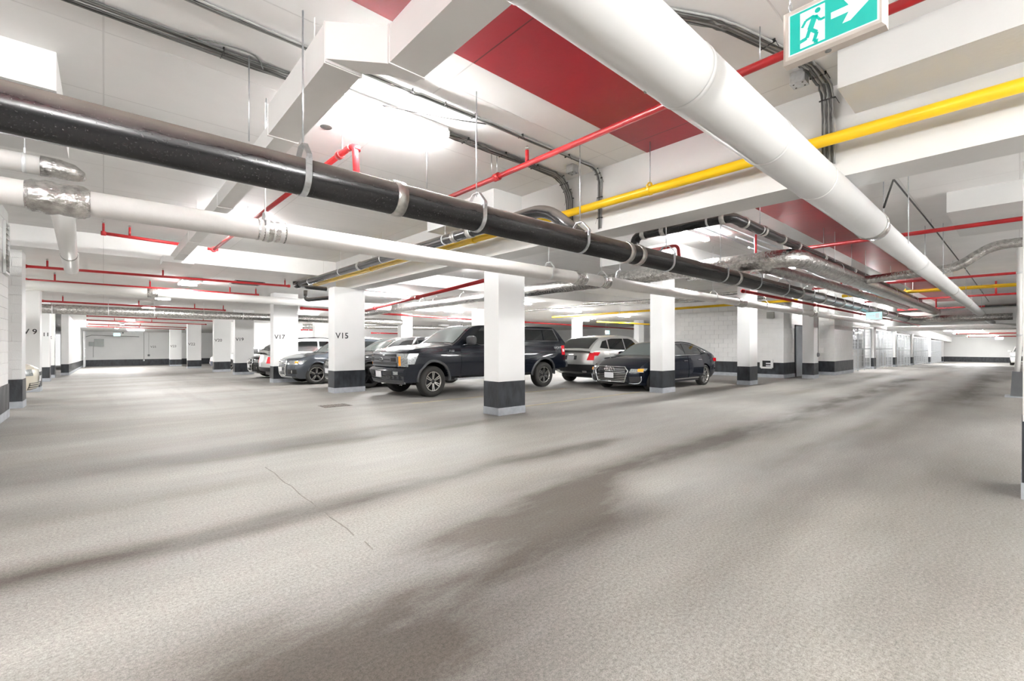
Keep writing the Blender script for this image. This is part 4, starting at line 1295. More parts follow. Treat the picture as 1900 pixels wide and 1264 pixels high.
# ================================================================== EXIT SIGNS
def exit_sign():
    SX = 2.40
    y_l, y_r = pX(1452, 122, SX).y, pX(1643, 42, SX).y       # picture left is the larger y
    zbm = pX(1452, 122, SX).z
    Wd, Ht, Dp = y_l - y_r, 0.245, 0.062
    t = thing('exit_sign', 'large green running man exit sign hanging by chains', 'sign', (SX, (y_l + y_r) / 2, zbm))
    fx = SX
    def P(u, v, w=0.0):                       # u: 0..1 from picture left, v: 0..1 up, w out toward the viewer
        return Vector((fx - w, y_l - u * Wd, zbm + v * Ht))
    # housing with bevelled edges
    hb = MB(); e = 0.012
    front = [P(0, 0), P(1, 0), P(1, 1), P(0, 1)]
    hb.box(fx + e, fx + Dp, y_r, y_l, zbm, zbm + Ht)
    hb.hexa([P(0, 0, -e), P(1, 0, -e), P(1, 1, -e), P(0, 1, -e)], [P(e / Wd, e / Ht), P(1 - e / Wd, e / Ht), P(1 - e / Wd, 1 - e / Ht), P(e / Wd, 1 - e / Ht)])
    hb.build('housing', 'sign_cream', t)
    a0, a1, b0, b1 = 0.085, 0.93, 0.13, 0.87
    def Q(u, v, w): return P(a0 + (a1 - a0) * u, b0 + (b1 - b0) * v, w)
    def plate(poly, w, m, name, parent=t):
        mb = MB(); mb.prism([Q(u, v, w) for u, v in poly], (-0.0012, 0, 0))
        return mb.build(name, m, parent)
    face = plate([(-0.02, -0.03), (1.02, -0.03), (1.02, 1.03), (-0.02, 1.03)], 0.0005, 'sign_white', 'white_border')
    plate([(0, 0), (1, 0), (1, 1), (0, 1)], 0.0018, 'sign_green', 'green_field')
    plate([(0.13, 0.05), (0.43, 0.05), (0.43, 0.94), (0.13, 0.94)], 0.0031, 'sign_white', 'doorway')
    # running figure: limbs as thick strokes
    def stroke(pts, wd, name='figure_limb'):
        mb = MB()
        ar = (a1 - a0) * Wd / ((b1 - b0) * Ht)
        for (p, q) in zip(pts[:-1], pts[1:]):
            dx, dy = (q[0] - p[0]) * ar, q[1] - p[1]; L = math.hypot(dx, dy)
            nx, ny = -dy / L * wd / ar, dx / L * wd
            mb.prism([Q(p[0] - nx, p[1] - ny, 0.0044), Q(q[0] - nx, q[1] - ny, 0.0044), Q(q[0] + nx, q[1] + ny, 0.0044), Q(p[0] + nx, p[1] + ny, 0.0044)], (-0.0012, 0, 0))
        return mb.build(name, 'sign_green', t)
    ar = (a1 - a0) * Wd / ((b1 - b0) * Ht)
    head = [(0.345 + 0.062 * math.cos(a) / ar, 0.835 + 0.062 * math.sin(a)) for a in [2 * math.pi * k / 18 for k in range(18)]]
    mb = MB(); mb.prism([Q(u, v, 0.0044) for u, v in head], (-0.0012, 0, 0)); mb.build('figure_head', 'sign_green', t)
    stroke([(0.315, 0.74), (0.255, 0.44)], 0.066, 'figure_torso')
    stroke([(0.32, 0.72), (0.375, 0.57), (0.43, 0.58)], 0.030)
    stroke([(0.30, 0.74), (0.20, 0.70), (0.155, 0.56)], 0.030)
    stroke([(0.265, 0.42), (0.335, 0.30), (0.30, 0.10), (0.35, 0.08)], 0.042)
    stroke([(0.25, 0.44), (0.215, 0.25), (0.10, 0.21)], 0.042)
    plate([(0.50, 0.62), (0.70, 0.62), (0.63, 0.84), (0.72, 0.84), (0.93, 0.54), (0.72, 0.24), (0.63, 0.24), (0.70, 0.46), (0.50, 0.46)], 0.0031, 'sign_white', 'arrow')
    MB().lathe([(0.001, -0.004), (0.012, -0.004), (0.013, 0.001)], P(0.46, 0, -0.03), 'z', 16).build('screw_cover', 'cable_light', t)
    for u in (0.06, 0.94):
        ch = MB()
        z = zbm + Ht
        k = 0
        while z < ZC:
            c = P(u, 0, -0.03); c.z = z + 0.012
            s_ = YD if k % 2 else XD
            lp = [c + s_ * (math.cos(a) * 0.007) + ZD * (math.sin(a) * 0.014) for a in [2 * math.pi * j / 8 for j in range(9)]]
            ch.tube(lp, 0.002, 5, caps=False)
            z += 0.023; k += 1
        ch.build('chain', 'galv', t)
exit_sign()
def small_sign(c, nrm, w, h, label, ztop):
    c = Vector(c); n = Vector(nrm).normalized(); s_ = n.cross(ZD).normalized()
    t = thing('exit_sign', label, 'sign', c, group='distant exit signs')
    MB().obox(c, s_, n, ZD, w / 2 + 0.02, 0.03, h / 2 + 0.02).build('housing', 'sign_cream', t)
    MB().obox(c + n * 0.031, s_, n, ZD, w / 2, 0.004, h / 2).build('panel', 'sign_pale', t)
    d = c + n * 0.037 - s_ * w * 0.22
    MB().obox(d, s_, n, ZD, w * 0.14, 0.002, h * 0.38).build('doorway', 'sign_white', t)
    mb = MB(); d = c + n * 0.037 + s_ * w * 0.2
    mb.obox(d, s_, n, ZD, w * 0.16, 0.002, h * 0.08)
    mb.prism([d - s_ * w * 0.16 + ZD * h * 0.25, d - s_ * w * 0.28, d - s_ * w * 0.16 - ZD * h * 0.25], n * 0.003)
    mb.build('arrow', 'sign_white', t)
    for q in (-1, 1):
        MB().tube([c + s_ * q * w * 0.4 + ZD * h / 2, Vector(((c + s_ * q * w * 0.4).x, (c + s_ * q * w * 0.4).y, ztop))], 0.005, 5).build('rod', 'galv', t)
small_sign(pz(1622, 586, 2.35), (-1, 0, 0), 0.42, 0.24, 'lit exit sign hanging below the end of the black drain pipe', 2.475)
p = pY(217, 621, YB - 1.5); small_sign(p, (0, -1, 0), 0.5, 0.28, 'lit exit sign in front of the end wall at far left', zc(0, YB))
p = pD(1127, 617, 34); small_sign(p, (0, -1, 0), 0.45, 0.26, 'lit exit sign above the silver SUV roof', zc(p.x, p.y))
p = p_low(1854, 627.5, 0.25); small_sign((p.x, p.y, p.z), (-1, 0, 0), 0.6, 0.3, 'lit exit sign near the far end wall on the right', 2.78 - 0.016 * (p.x - 45))

# ================================================================== CARS
def pchip(pts):
    xs = [p[0] for p in pts]; ys = [p[1] for p in pts]; n = len(pts)
    d = [(ys[i + 1] - ys[i]) / (xs[i + 1] - xs[i]) for i in range(n - 1)]
    m = [d[0]] + [0 if d[i - 1] * d[i] <= 0 else 2 * d[i - 1] * d[i] / (d[i - 1] + d[i]) for i in range(1, n - 1)] + [d[-1]]
    def f(x):
        if x <= xs[0]: return ys[0]
        if x >= xs[-1]: return ys[-1]
        i = 0
        while x > xs[i + 1]: i += 1
        h = xs[i + 1] - xs[i]; t = (x - xs[i]) / h
        return ((1 + 2 * t) * (1 - t) ** 2 * ys[i] + t * (1 - t) ** 2 * h * m[i] + t * t * (3 - 2 * t) * ys[i + 1] + t * t * (t - 1) * h * m[i + 1])
    return f

class Car:
    """nose at x = 0, tail at x = L, y to both sides, z up; built in its own frame"""
    def __init__(self, name, label, paint, loc, rotz=0.0, **k):
        self.k = k
        self.paint = paint
        self.root = thing(name, label, k.get('cat', 'car'), loc, rotz, local=True)
        self.L, self.W = k['L'], k['W']
        self.zs = k.get('zs', 0.22)
        self.top = pchip(k['top'])
        self.bot = pchip(k['bot'])
        self.zbelt = k['zbelt']
        self.nf, self.nr = k.get('nf', 0.28), k.get('nr', 0.18)
        self.rake = pchip(k['rake'])
        self.trake = pchip(k['trake'])
        self.af, self.ar = k.get('af', 0.10), k.get('ar', 0.08)
        zs, zb = self.zs, self.zbelt
        self.sv = pchip(k.get('sv') or [(zs - 0.1, 0.90), (zs + 0.06, 0.955), (zs + 0.30, 1.0), (zb - 0.22, 0.985), (zb - 0.04, 0.955), (zb + 0.1, 0.915)])
        self.gh = pchip(k['gh']); self.gx0, self.gx1 = k['gh'][0][0], k['gh'][-1][0]
        self.zroof = max(p[1] for p in k['gh'])
        self.gb, self.gr = k['gb'], k['gr']
        self.r = k['r']; self.xw = (k['xf'], k['xr'])
        self.ra = k.get('ra', self.r + 0.065)
        self.body(); self.cabin(); self.wheels()

    # --- surfaces
    def Wx(self, x):
        lf, lr = 0.9, 0.8
        return self.W * (1 - self.af * max(0, 1 - x / lf) ** 2.2 - self.ar * max(0, 1 - (self.L - x) / lr) ** 2.2)
    def side_y(self, x, z):
        return self.Wx(x) * self.sv(z)
    def nose(self, y, z):
        return self.nf * (abs(y) / self.W) ** 2.6 + self.rake(z)
    def tail(self, y, z):
        return self.nr * (abs(y) / self.W) ** 2.6 + self.trake(z)
    def def_x(self, x, y, z):
        f = max(0, 1 - x / 0.9); g = max(0, 1 - (self.L - x) / 0.8)
        return x + self.nose(y, z) * f - self.tail(y, z) * g
    def zb(self, x):
        z = self.bot(x)
        for xw in self.xw:
            d = abs(x - xw)
            if d < self.ra:
                z = max(z, self.r + math.sqrt(self.ra ** 2 - d * d) * 1.0)
        return z
    def gy(self, z):
        zb = self.zbelt
        return self.gb + (self.gr - self.gb) * (z - zb) / (self.zroof - zb)

    def body(self):
        L = self.L
        xs = set(round(L * i / 46, 4) for i in range(47))
        for xw in self.xw:
            for k in range(25):
                xs.add(round(xw - self.ra * math.cos(math.pi * k / 24), 4))
            xs.add(round(xw - self.ra - 0.004, 4)); xs.add(round(xw + self.ra + 0.004, 4))
        for p in self.k['top']:
            xs.add(p[0])
        xs = sorted(x for x in xs if 0 <= x <= L)
        nz, nt = 12, 6
        rows = []
        for x in xs:
            zb, zt = self.zb(x), self.top(x)
            half = [(0.0, zb), (self.Wx(x) * 0.72, zb)]
            for i in range(nz + 1):
                z = zb + (zt - zb) * i / nz
                half.append((self.side_y(x, z), z))
            wt = half[-1][0]
            cr = self.k.get('crown', 0.05) * min(1, x / 0.5, (L - x) / 0.4)
            for i in range(1, nt + 1):
                v = 1 - i / nt
                half.append((wt * v, zt + cr * (1 - v ** 2.4)))
            ring_ = half + [(-y, z) for (y, z) in reversed(half[1:-1])]
            rows.append([(self.def_x(x, y, z), y, z) for (y, z) in ring_] + [(self.def_x(x, half[0][0], half[0][1]), half[0][0], half[0][1])])
        mb = MB(); mb.grid(rows)
        for x in (0, L):                                      # nose and tail faces
            zb, zt = self.zb(x), self.top(x)
            g = []
            for i in range(nz + 1):
                z = zb + (zt - zb) * i / nz
                w = self.side_y(x, z)
                g.append([(self.def_x(x, w * v, z), w * v, z) for v in [j / 6 for j in range(-6, 7)]])
            mb.grid(g)
        mb.build('body', self.paint, self.root, merge=True, angle=math.radians(38))
        # dark underside so that no light leaks through
        mb = MB().box(0.35, L - 0.35, -self.W * 0.72, self.W * 0.72, self.zs - 0.02, self.zs + 0.16)
        mb.build('underbody', 'plastic_black', self.root)

    def cabin(self):
        xs = sorted(set([round(self.gx0 + (self.gx1 - self.gx0) * i / 40, 4) for i in range(41)] + [p[0] for p in self.k['gh']]))
        rows = []
        zb = self.zbelt - 0.05
        for x in xs:
            zt = max(self.gh(x), zb + 0.01)
            half = [(0, zb), (self.gy(zb), zb)]
            for i in range(1, 7):
                z = zb + (zt - zb) * i / 6
                half.append((self.gy(z), z))
            wt = half[-1][0]
            for i in range(1, 6):
                v = 1 - i / 5
                half.append((wt * v, zt + 0.025 * (1 - v ** 2.2)))
            ring_ = half + [(-y, z) for (y, z) in reversed(half[1:-1])]
            rows.append([(x, y, z) for y, z in ring_] + [(x, half[0][0], half[0][1])])
        mb = MB(); mb.grid(rows)
        mb.build('cabin', self.k.get('roof_paint', self.paint), self.root, merge=True, angle=math.radians(40))

    def pane_top(self, x0, x1, name, material, v0=0.90, v1=0.86, off=0.008):
        """glass on the front or back slope of the cabin, from x0 to x1"""
        rows = []
        n = 8
        for i in range(n + 1):
            x = x0 + (x1 - x0) * i / n
            z = self.gh(x)
            dz = (self.gh(x + 0.02) - self.gh(x - 0.02)) / 0.04
            nn = Vector((-dz, 0, 1)).normalized()
            vm = v0 + (v1 - v0) * i / n
            rows.append([Vector((x, vm * v * self.gy(z), z + 0.025 * (1 - abs(vm * v) ** 2.2))) + nn * off for v in [j / 5 for j in range(-5, 6)]])
        mb = MB(); mb.grid(rows)
        o = mb.build(name, material, self.root)
        return o

    def pane_side(self, poly, name='side_window', material='car_glass', sides=(-1, 1), off=0.006):
        for s_ in sides:
            mb = MB()
            mb.prism([Vector((x, s_ * (self.gy(z) + off), z)) for x, z in poly], (0, s_ * 0.003, 0))
            mb.build(name, material, self.root)

    def side_patch(self, x0, x1, z0, z1, name, material, sides=(-1, 1), off=0.006, parent=None, n=6, x0t=None, x1t=None):
        out = []
        x0t = x0 if x0t is None else x0t; x1t = x1 if x1t is None else x1t
        for s_ in sides:
            rows = []
            for i in range(n + 1):
                z = z0 + (z1 - z0) * i / n
                a = x0 + (x0t - x0) * i / n; b_ = x1 + (x1t - x1) * i / n
                row = []
                for j in range(n + 1):
                    x = a + (b_ - a) * j / n
                    yy = self.side_y(x, z)
                    row.append(Vector((self.def_x(x, yy, z), s_ * (yy + off), z)))
                rows.append(row)
            mb = MB(); mb.grid(rows)
            # a rim back to the body gives the panel its thickness
            edge = rows[0] + [r[-1] for r in rows[1:]] + rows[-1][::-1][1:] + [r[0] for r in rows[::-1][1:]]
            mb.grid([edge, [p - Vector((0, s_ * (off + 0.004), 0)) for p in edge]], smooth=False)
            out.append(mb.build(name, material, parent or self.root))
        return out

    def end_patch(self, y0, y1, z0, z1, name, material, end='front', off=0.012, parent=None, ny=8, nz=3, y0t=None, y1t=None, both=False, depth=0.02):
        outs = []
        for s_ in ((1, -1) if both else (1,)):
            a0, a1 = y0, y1; t0 = y0 if y0t is None else y0t; t1 = y1 if y1t is None else y1t
            rows = []
            for i in range(nz + 1):
                z = z0 + (z1 - z0) * i / nz
                l = a0 + (t0 - a0) * i / nz; r = a1 + (t1 - a1) * i / nz
                row = []
                for j in range(ny + 1):
                    y = l + (r - l) * j / ny
                    x = (self.nose(y, z) - off) if end == 'front' else (self.L - self.tail(y, z) + off)
                    row.append(Vector((x, s_ * y, z)))
                rows.append(row)
            mb = MB(); mb.grid(rows)
            edge = rows[0] + [r[-1] for r in rows[1:]] + rows[-1][::-1][1:] + [r[0] for r in rows[::-1][1:]]
            dx = depth if end == 'front' else -depth
            mb.grid([edge, [p + Vector((dx, 0, 0)) for p in edge]], smooth=False)
            outs.append(mb.build(name, material, parent or self.root))
        return outs[0] if len(outs) == 1 else outs

    def wheels(self):
        k = self.k
        yo, tw, r = k.get('yo', self.W - 0.02), k.get('tw', 0.24), self.r
        rr = k.get('rim', r * 0.66)
        for i, xw in enumerate(self.xw):
            for s_ in (-1, 1):
                st = k.get('steer', 0.0) if i == 0 else 0.0
                c = Vector((xw, s_ * (yo - tw / 2), r))
                mb = MB()
                h = tw / 2
                prof = [(rr, h * 0.80), (rr + 0.012, h * 0.93), (rr + (r - rr) * 0.45, h), (r - 0.035, h * 0.93), (r - 0.010, h * 0.78), (r, h * 0.55), (r, 0),
                        (r, -h * 0.55), (r - 0.010, -h * 0.78), (r - 0.035, -h * 0.93), (rr, -h)]
                mb.lathe([(a, s_ * b_) for a, b_ in prof], (0, 0, 0), 'y', 36)
                w = mb.build('wheel', 'tyre', self.root)
                w.location = c; w.rotation_euler = (0, 0, st)
                ORG[w.name] = Vector((0, 0, 0))
                mb = MB()
                f = s_ * h * 0.80
                mb.lathe([(rr + 0.004, f), (rr - 0.018, f + s_ * 0.006), (rr - 0.024, f - s_ * 0.03), (rr - 0.03, -f)], (0, 0, 0), 'y', 36)
                ns = k.get('spokes', 5); tw2 = k.get('twin', True)
                ang0 = k.get('ang', 0.3)
                for q in range(ns):
                    for e in ((-1, 1) if tw2 else (0,)):
                        a = ang0 + 2 * math.pi * q / ns
                        d = Vector((math.cos(a), 0, math.sin(a))); t = Vector((-math.sin(a), 0, math.cos(a)))
                        p0 = d * 0.045 + t * e * 0.012 + Vector((0, f - s_ * 0.028, 0))
                        p1 = d * (rr - 0.012) + t * e * rr * k.get('spread', 0.14) + Vector((0, f - s_ * 0.004, 0))
                        dd = (p1 - p0).normalized()
                        wd = k.get('spw', 0.022)
                        mb.obox((p0 + p1) / 2, dd, Vector((0, 1, 0)), dd.cross(Vector((0, 1, 0))), (p1 - p0).length / 2, 0.012, wd)
                rim = mb.build('rim', k.get('rim_mat', 'alloy'), w)
                MB().lathe([(0.001, f - s_ * 0.004), (0.05, f - s_ * 0.008), (0.058, f - s_ * 0.04)], (0, 0, 0), 'y', 18).build('hub_cap', k.get('hub_mat', 'alloy_dark'), w)
                MB().lathe([(0.001, f * 0.2), (rr - 0.03, f * 0.2), (rr - 0.03, f * 0.1)], (0, 0, 0), 'y', 24).build('brake_disc', 'alloy_dark', w)

    def arch_trim(self, material, w=0.05, out=0.012):
        for xw in self.xw:
            for s_ in (-1, 1):
                rows = []
                a0 = math.radians(-8)
                for k in range(25):
                    a = a0 + (math.pi - 2 * a0) * k / 24
                    row = []
                    for dr_, o in ((0.0, -0.03), (0.0, out), (w * 0.6, out), (w, 0.002)):
                        R = self.ra + dr_
                        x = xw + R * math.cos(a); z = self.r + R * math.sin(a)
                        z = max(z, self.zs - 0.02)
                        yy = self.side_y(x, z)
                        row.append(Vector((self.def_x(x, yy, z), s_ * (yy + o), z)))
                    rows.append(row)
                mb = MB(); mb.grid(rows)
                mb.build('arch_trim', material, self.root)

    def mirrors(self, x, z, material, size=1.0, cap=None):
        for s_ in (-1, 1):
            y0 = self.gy(z)
            c = Vector((x, s_ * (y0 + 0.15 * size), z))
            mb = MB()
            rows = []
            for k in range(7):
                t = k / 6
                sc = math.sin(math.pi * (0.12 + 0.76 * t)) ** 0.6
                xx = c.x - 0.075 * size + 0.15 * size * t
                rows.append([Vector((xx, c.y + math.copysign(abs(math.cos(a)) ** 0.45, math.cos(a)) * 0.105 * size * sc, c.z + math.copysign(abs(math.sin(a)) ** 0.45, math.sin(a)) * 0.085 * size * sc)) for a in [2 * math.pi * j / 14 for j in range(15)]])
            mb.grid(rows)
            mb.add(rows[0][:-1], [tuple(range(14))]); mb.add(rows[-1][:-1], [tuple(range(14))])
            m = mb.build('mirror', material, self.root, merge=True)
            MB().bar((x + 0.01, s_ * (y0 - 0.04), z - 0.04), (x, s_ * (y0 + 0.10 * size), z - 0.03), 0.05, 0.03).build('mirror_arm', 'plastic_black', m)

    def handle(self, x, z, material, parent=None, w=0.2, sides=(-1, 1)):
        for i, s_ in enumerate(sides):
            y = self.side_y(x, z)
            MB().tube(fillet([(x - w / 2, s_ * (y + 0.0), z), (x - w / 2 + 0.02, s_ * (y + 0.035), z + 0.005), (x + w / 2 - 0.02, s_ * (y + 0.035), z + 0.005), (x + w / 2, s_ * y, z)], 0.02, 3), 0.012, 6).build('door_handle', material, parent[i] if parent else self.root)

    def door(self, x0, x1, z0, z1, handle_x=None, hz=None, material=None, hmat=None, x0t=None, x1t=None):
        d = self.side_patch(x0, x1, z0, z1, 'door', material or self.paint, off=0.007, n=7, x0t=x0t, x1t=x1t)
        if handle_x:
            self.handle(handle_x, hz, hmat or self.paint, parent=d)
        return d

    def plate(self, z, w=0.30, h=0.15, end='front', y=0.0, off=0.03, material='plate_white'):
        self.end_patch(y - w / 2, y + w / 2, z - h / 2, z + h / 2, 'number_plate', material, end, off=off, ny=2, nz=1, depth=0.012)

    def rails(self, x0, x1, material='chrome', inset=0.06):
        for s_ in (-1, 1):
            pts = [Vector((x0 + (x1 - x0) * i / 10, s_ * (self.gy(self.gh(x0 + (x1 - x0) * i / 10)) - inset), self.gh(x0 + (x1 - x0) * i / 10) + (0.05 if 0 < i < 10 else 0.0))) for i in range(11)]
            MB().tube(pts, 0.014, 8).build('roof_rail', material, self.root)

def rings_emblem(car, z, s=0.06, end='front', y=0.0):
    """four linked rings"""
    mb = MB()
    for k in range(4):
        cy = y + (k - 1.5) * s * 1.45
        x = (car.nose(cy, z) - 0.045)
        pts = [Vector((x, cy + math.cos(a) * s, z + math.sin(a) * s)) for a in [2 * math.pi * j / 20 for j in range(21)]]
        mb.tube(pts, s * 0.13, 6, caps=False)
    mb.build('rings_emblem', 'chrome', car.root)

# ------------------------------------------------------------------ black pickup with canopy
pk = Car('pickup_truck', 'glossy black pickup truck with matching bed canopy', 'paint_navyblack', (5.38, 11.12, 0), cat='truck',
         L=6.22, W=1.0, zs=0.42, zbelt=1.33, r=0.40, xf=0.98, xr=5.11, tw=0.29, rim=0.255, yo=1.0, ra=0.50, spokes=6, spread=0.11, spw=0.012, ang=math.pi / 6 * 3, steer=0.10,
         top=[(0, 1.17), (0.08, 1.22), (0.3, 1.25), (1.0, 1.29), (1.6, 1.335), (1.9, 1.33), (4.0, 1.33), (4.12, 1.37), (6.1, 1.37), (6.22, 1.36)],
         bot=[(0, 0.42), (0.2, 0.38), (0.45, 0.40), (1.6, 0.50), (4.4, 0.50), (5.8, 0.58), (6.22, 0.60)],
         sv=[(0.3, 0.93), (0.45, 0.95), (0.62, 0.97), (0.85, 1.0), (1.1, 0.985), (1.28, 0.955), (1.45, 0.935)],
         rake=[(0.3, 0.10), (0.45, 0.02), (0.72, 0.0), (0.76, 0.07), (1.1, 0.06), (1.22, 0.12), (1.3, 0.2)], trake=[(0.5, 0.05), (0.72, 0.0), (0.8, 0.05), (1.4, 0.06)],
         nf=0.20, nr=0.06, af=0.05, ar=0.02, crown=0.06, gb=0.915, gr=0.74,
         gh=[(1.62, 1.335), (1.80, 1.45), (2.42, 1.865), (2.6, 1.90), (3.2, 1.925), (3.95, 1.90), (4.10, 1.80), (4.16, 1.33)])
t = pk.root
pk.pane_top(1.72, 2.38, 'windscreen', 'car_glass_clear')
pk.pane_side([(2.02, 1.40), (2.10, 1.52), (2.42, 1.80), (2.60, 1.83), (2.98, 1.84), (2.98, 1.36), (2.55, 1.37), (2.40, 1.42)], 'front_window', 'car_glass')
pk.pane_side([(3.06, 1.37), (3.06, 1.84), (3.85, 1.82), (3.95, 1.40), (3.95, 1.37)], 'rear_window', 'car_glass')
for s_ in (-1, 1):
    z_ = lambda x, z: Vector((x, s_ * (pk.gy(z) + 0.012), z))
    MB().tube([z_(1.98, 1.345), z_(2.38, 1.40), z_(2.55, 1.345), z_(3.98, 1.345)], 0.010, 6).build('window_trim', 'chrome', t)
# canopy over the bed: a second cabin shape on the same body
class Canopy(Car):
    def __init__(self, base, **k):
        self.k = k; self.paint = base.paint; self.root = base.root; self.zbelt = k['zbelt']
        self.gh = pchip(k['gh']); self.gx0, self.gx1 = k['gh'][0][0], k['gh'][-1][0]
        self.zroof = max(p[1] for p in k['gh']); self.gb, self.gr = k['gb'], k['gr']
    def make(self):
        n0 = set(o.name for o in self.root.children)
        self.cabin()
        for o in self.root.children:
            if o.name not in n0:
                o.name = 'canopy'
cp = Canopy(pk, zbelt=1.39, gb=0.93, gr=0.80, gh=[(4.14, 1.40), (4.18, 1.86), (4.3, 1.915), (5.0, 1.93), (5.62, 1.92), (5.74, 1.87), (6.16, 1.42)])
cp.make()
for (a, b_) in ((4.36, 5.10), (5.14, 5.78)):
    poly = [(a, 1.50), (a, 1.82), (b_ - (0.16 if b_ > 5.5 else 0), 1.82), (b_, 1.50)]
    cp.pane_side(poly, 'canopy_window', 'car_glass', off=0.012)
for s_ in (-1, 1):
    mb = MB()
    fr_ = [(4.32, 1.47), (4.32, 1.85), (5.64, 1.85), (5.83, 1.47), (4.32, 1.47)]
    for (x0, z0), (x1, z1) in zip(fr_[:-1], fr_[1:]):
        mb.bar((x0, s_ * (cp.gy(z0) + 0.010), z0), (x1, s_ * (cp.gy(z1) + 0.010), z1), 0.03, 0.03)
    mb.build('canopy_frame', 'plastic_grey', t)
cp.pane_top(5.76, 6.10, 'canopy_back_window', 'car_glass')
d1 = pk.door(1.86, 3.00, 0.56, 1.30, 2.86, 1.17, hmat='plastic_black', x1t=3.00)
d2 = pk.door(3.03, 4.08, 0.56, 1.30, 3.94, 1.17, hmat='plastic_black')
pk.arch_trim('plastic_grey', 0.07, 0.03)
pk.mirrors(2.12, 1.47, 'plastic_grey', 1.5)
for s_ in (-1, 1):
    MB().obox((2.9, s_ * 1.0, 0.43), XD, YD, ZD, 1.22, 0.07, 0.025).build('side_step', 'galv', t)
    for x in (1.9, 2.9, 3.9):
        MB().bar((x, s_ * 0.75, 0.5), (x, s_ * 0.98, 0.44), 0.05, 0.03).build('step_bracket', 'plastic_black', t)
# front
pk.end_patch(-0.70, 0.70, 0.78, 1.16, 'grille_backing', 'plastic_black', off=0.004)
for (z0, z1, w, m) in ((1.105, 1.150, 0.66, 'grille_grey'), (0.895, 1.050, 0.73, 'grille_grey'), (0.800, 0.840, 0.66, 'grille_grey'), (1.060, 1.085, 0.64, 'plastic_grey'), (0.855, 0.878, 0.64, 'plastic_grey')):
    pk.end_patch(-w, w, z0, z1, 'grille_bar', m, off=0.05, nz=1, depth=0.05)
for s_ in (-1, 1):
    pk.end_patch(s_ * 0.16, s_ * 0.42, 0.955, 0.985, 'grille_slot', 'plastic_black', off=0.056, nz=1)
    pk.end_patch(s_ * 0.48, s_ * 0.66, 0.925, 1.02, 'grille_slot', 'plastic_black', off=0.056, nz=1)
pk.end_patch(0.70, 0.985, 0.80, 1.13, 'headlight', 'lens_clear', off=0.03, both=True, y0t=0.66)
pk.end_patch(0.735, 0.80, 0.82, 1.06, 'turn_signal', 'lens_amber', off=0.036, both=True)
pk.side_patch(0.0, 0.24, 0.86, 1.13, 'headlight_wrap', 'lens_clear', off=0.012, x1t=0.42)
pk.end_patch(-0.96, 0.96, 0.58, 0.765, 'bumper', 'paint_navyblack', off=0.05, ny=14, depth=0.08)
pk.end_patch(-0.9, 0.9, 0.36, 0.56, 'air_dam', 'plastic_grey', off=0.0, ny=12)
pk.end_patch(0.66, 0.80, 0.60, 0.68, 'fog_light', 'lens_clear', off=0.06, both=True, ny=2, nz=1)
pk.end_patch(0.28, 0.60, 0.58, 0.70, 'bumper_inset', 'plastic_black', off=0.058, both=True, ny=3, nz=1)
pk.plate(0.60, 0.30, 0.16, off=0.075)
mb = MB(); xx = pk.nose(0, 0.97) - 0.058
ov = [Vector((xx, 0.115 * math.cos(a), 0.97 + 0.052 * math.sin(a))) for a in [2 * math.pi * k / 24 for k in range(24)]]
em = MB().prism(ov, (-0.012, 0, 0)).build('oval_badge', 'plastic_grey', t)
MB().tube(ov + [ov[0]], 0.007, 6, caps=False).build('badge_ring', 'chrome', em)
text_mesh('Ford', 0.085, lambda u, w: (xx - 0.016, 0.085 - u, 0.945 + w), 'chrome', 'badge_script', em)
for s_ in (-1, 1):
    y = pk.side_y(6.12, 1.2)
    pk.side_patch(6.02, 6.20, 1.02, 1.33, 'tail_light', 'lens_red', sides=(s_,), off=0.012)
    pk.side_patch(6.06, 6.16, 1.12, 1.22, 'tail_lens', 'plate_white', sides=(s_,), off=0.016)
text_mesh('SPORT', 0.12, lambda u, w: (5.58 + u, -pk.side_y(5.7, 1.25) - 0.006, 1.21 + w), 'plate_white', 'bed_lettering', t)
text_mesh('F150', 0.08, lambda u, w: (1.48 + u, -pk.side_y(1.5, 1.18) - 0.008, 1.16 + w), 'chrome', 'wing_badge', t)
pk.end_patch(-0.95, 0.95, 0.62, 0.80, 'rear_bumper', 'plastic_grey', end='rear', off=0.10, depth=0.2)
MB().tube([(2.55, 0, 1.9), (2.57, 0, 1.97)], 0.012, 6).build('roof_aerial', 'plastic_black', t)

# ------------------------------------------------------------------ navy saloon
a6 = Car('saloon_car', 'navy black saloon car with wide chrome framed grille', 'paint_navyblack', (11.06, 8.04, 0), math.radians(-1.2),
         L=5.02, W=0.93, zs=0.20, zbelt=1.0, r=0.345, xf=0.93, xr=3.98, tw=0.24, rim=0.262, yo=0.93, ra=0.385, spokes=10, spread=0.05, spw=0.012, twin=False, nf=0.34, nr=0.24,
         top=[(0, 0.70), (0.06, 0.755), (0.3, 0.85), (0.8, 0.925), (1.45, 0.99), (1.7, 1.0), (3.6, 1.02), (4.3, 1.06), (4.8, 1.04), (4.96, 0.98), (5.02, 0.93)],
         bot=[(0, 0.26), (0.15, 0.18), (0.5, 0.16), (1.4, 0.20), (3.5, 0.20), (4.6, 0.24), (5.02, 0.36)],
         rake=[(0.15, 0.10), (0.3, 0.03), (0.5, 0.0), (0.66, 0.04), (0.75, 0.12), (0.9, 0.3)], trake=[(0.2, 0.2), (0.5, 0.02), (0.7, 0.0), (0.95, 0.03), (1.1, 0.1)],
         gb=0.80, gr=0.58, gh=[(1.28, 0.97), (1.45, 1.03), (2.2, 1.375), (2.55, 1.435), (2.95, 1.455), (3.4, 1.43), (3.95, 1.31), (4.6, 1.10), (4.75, 1.03)])
t = a6.root
a6.pane_top(1.38, 2.22, 'windscreen', 'car_glass_clear')
a6.pane_top(3.75, 4.55, 'back_window', 'car_glass')
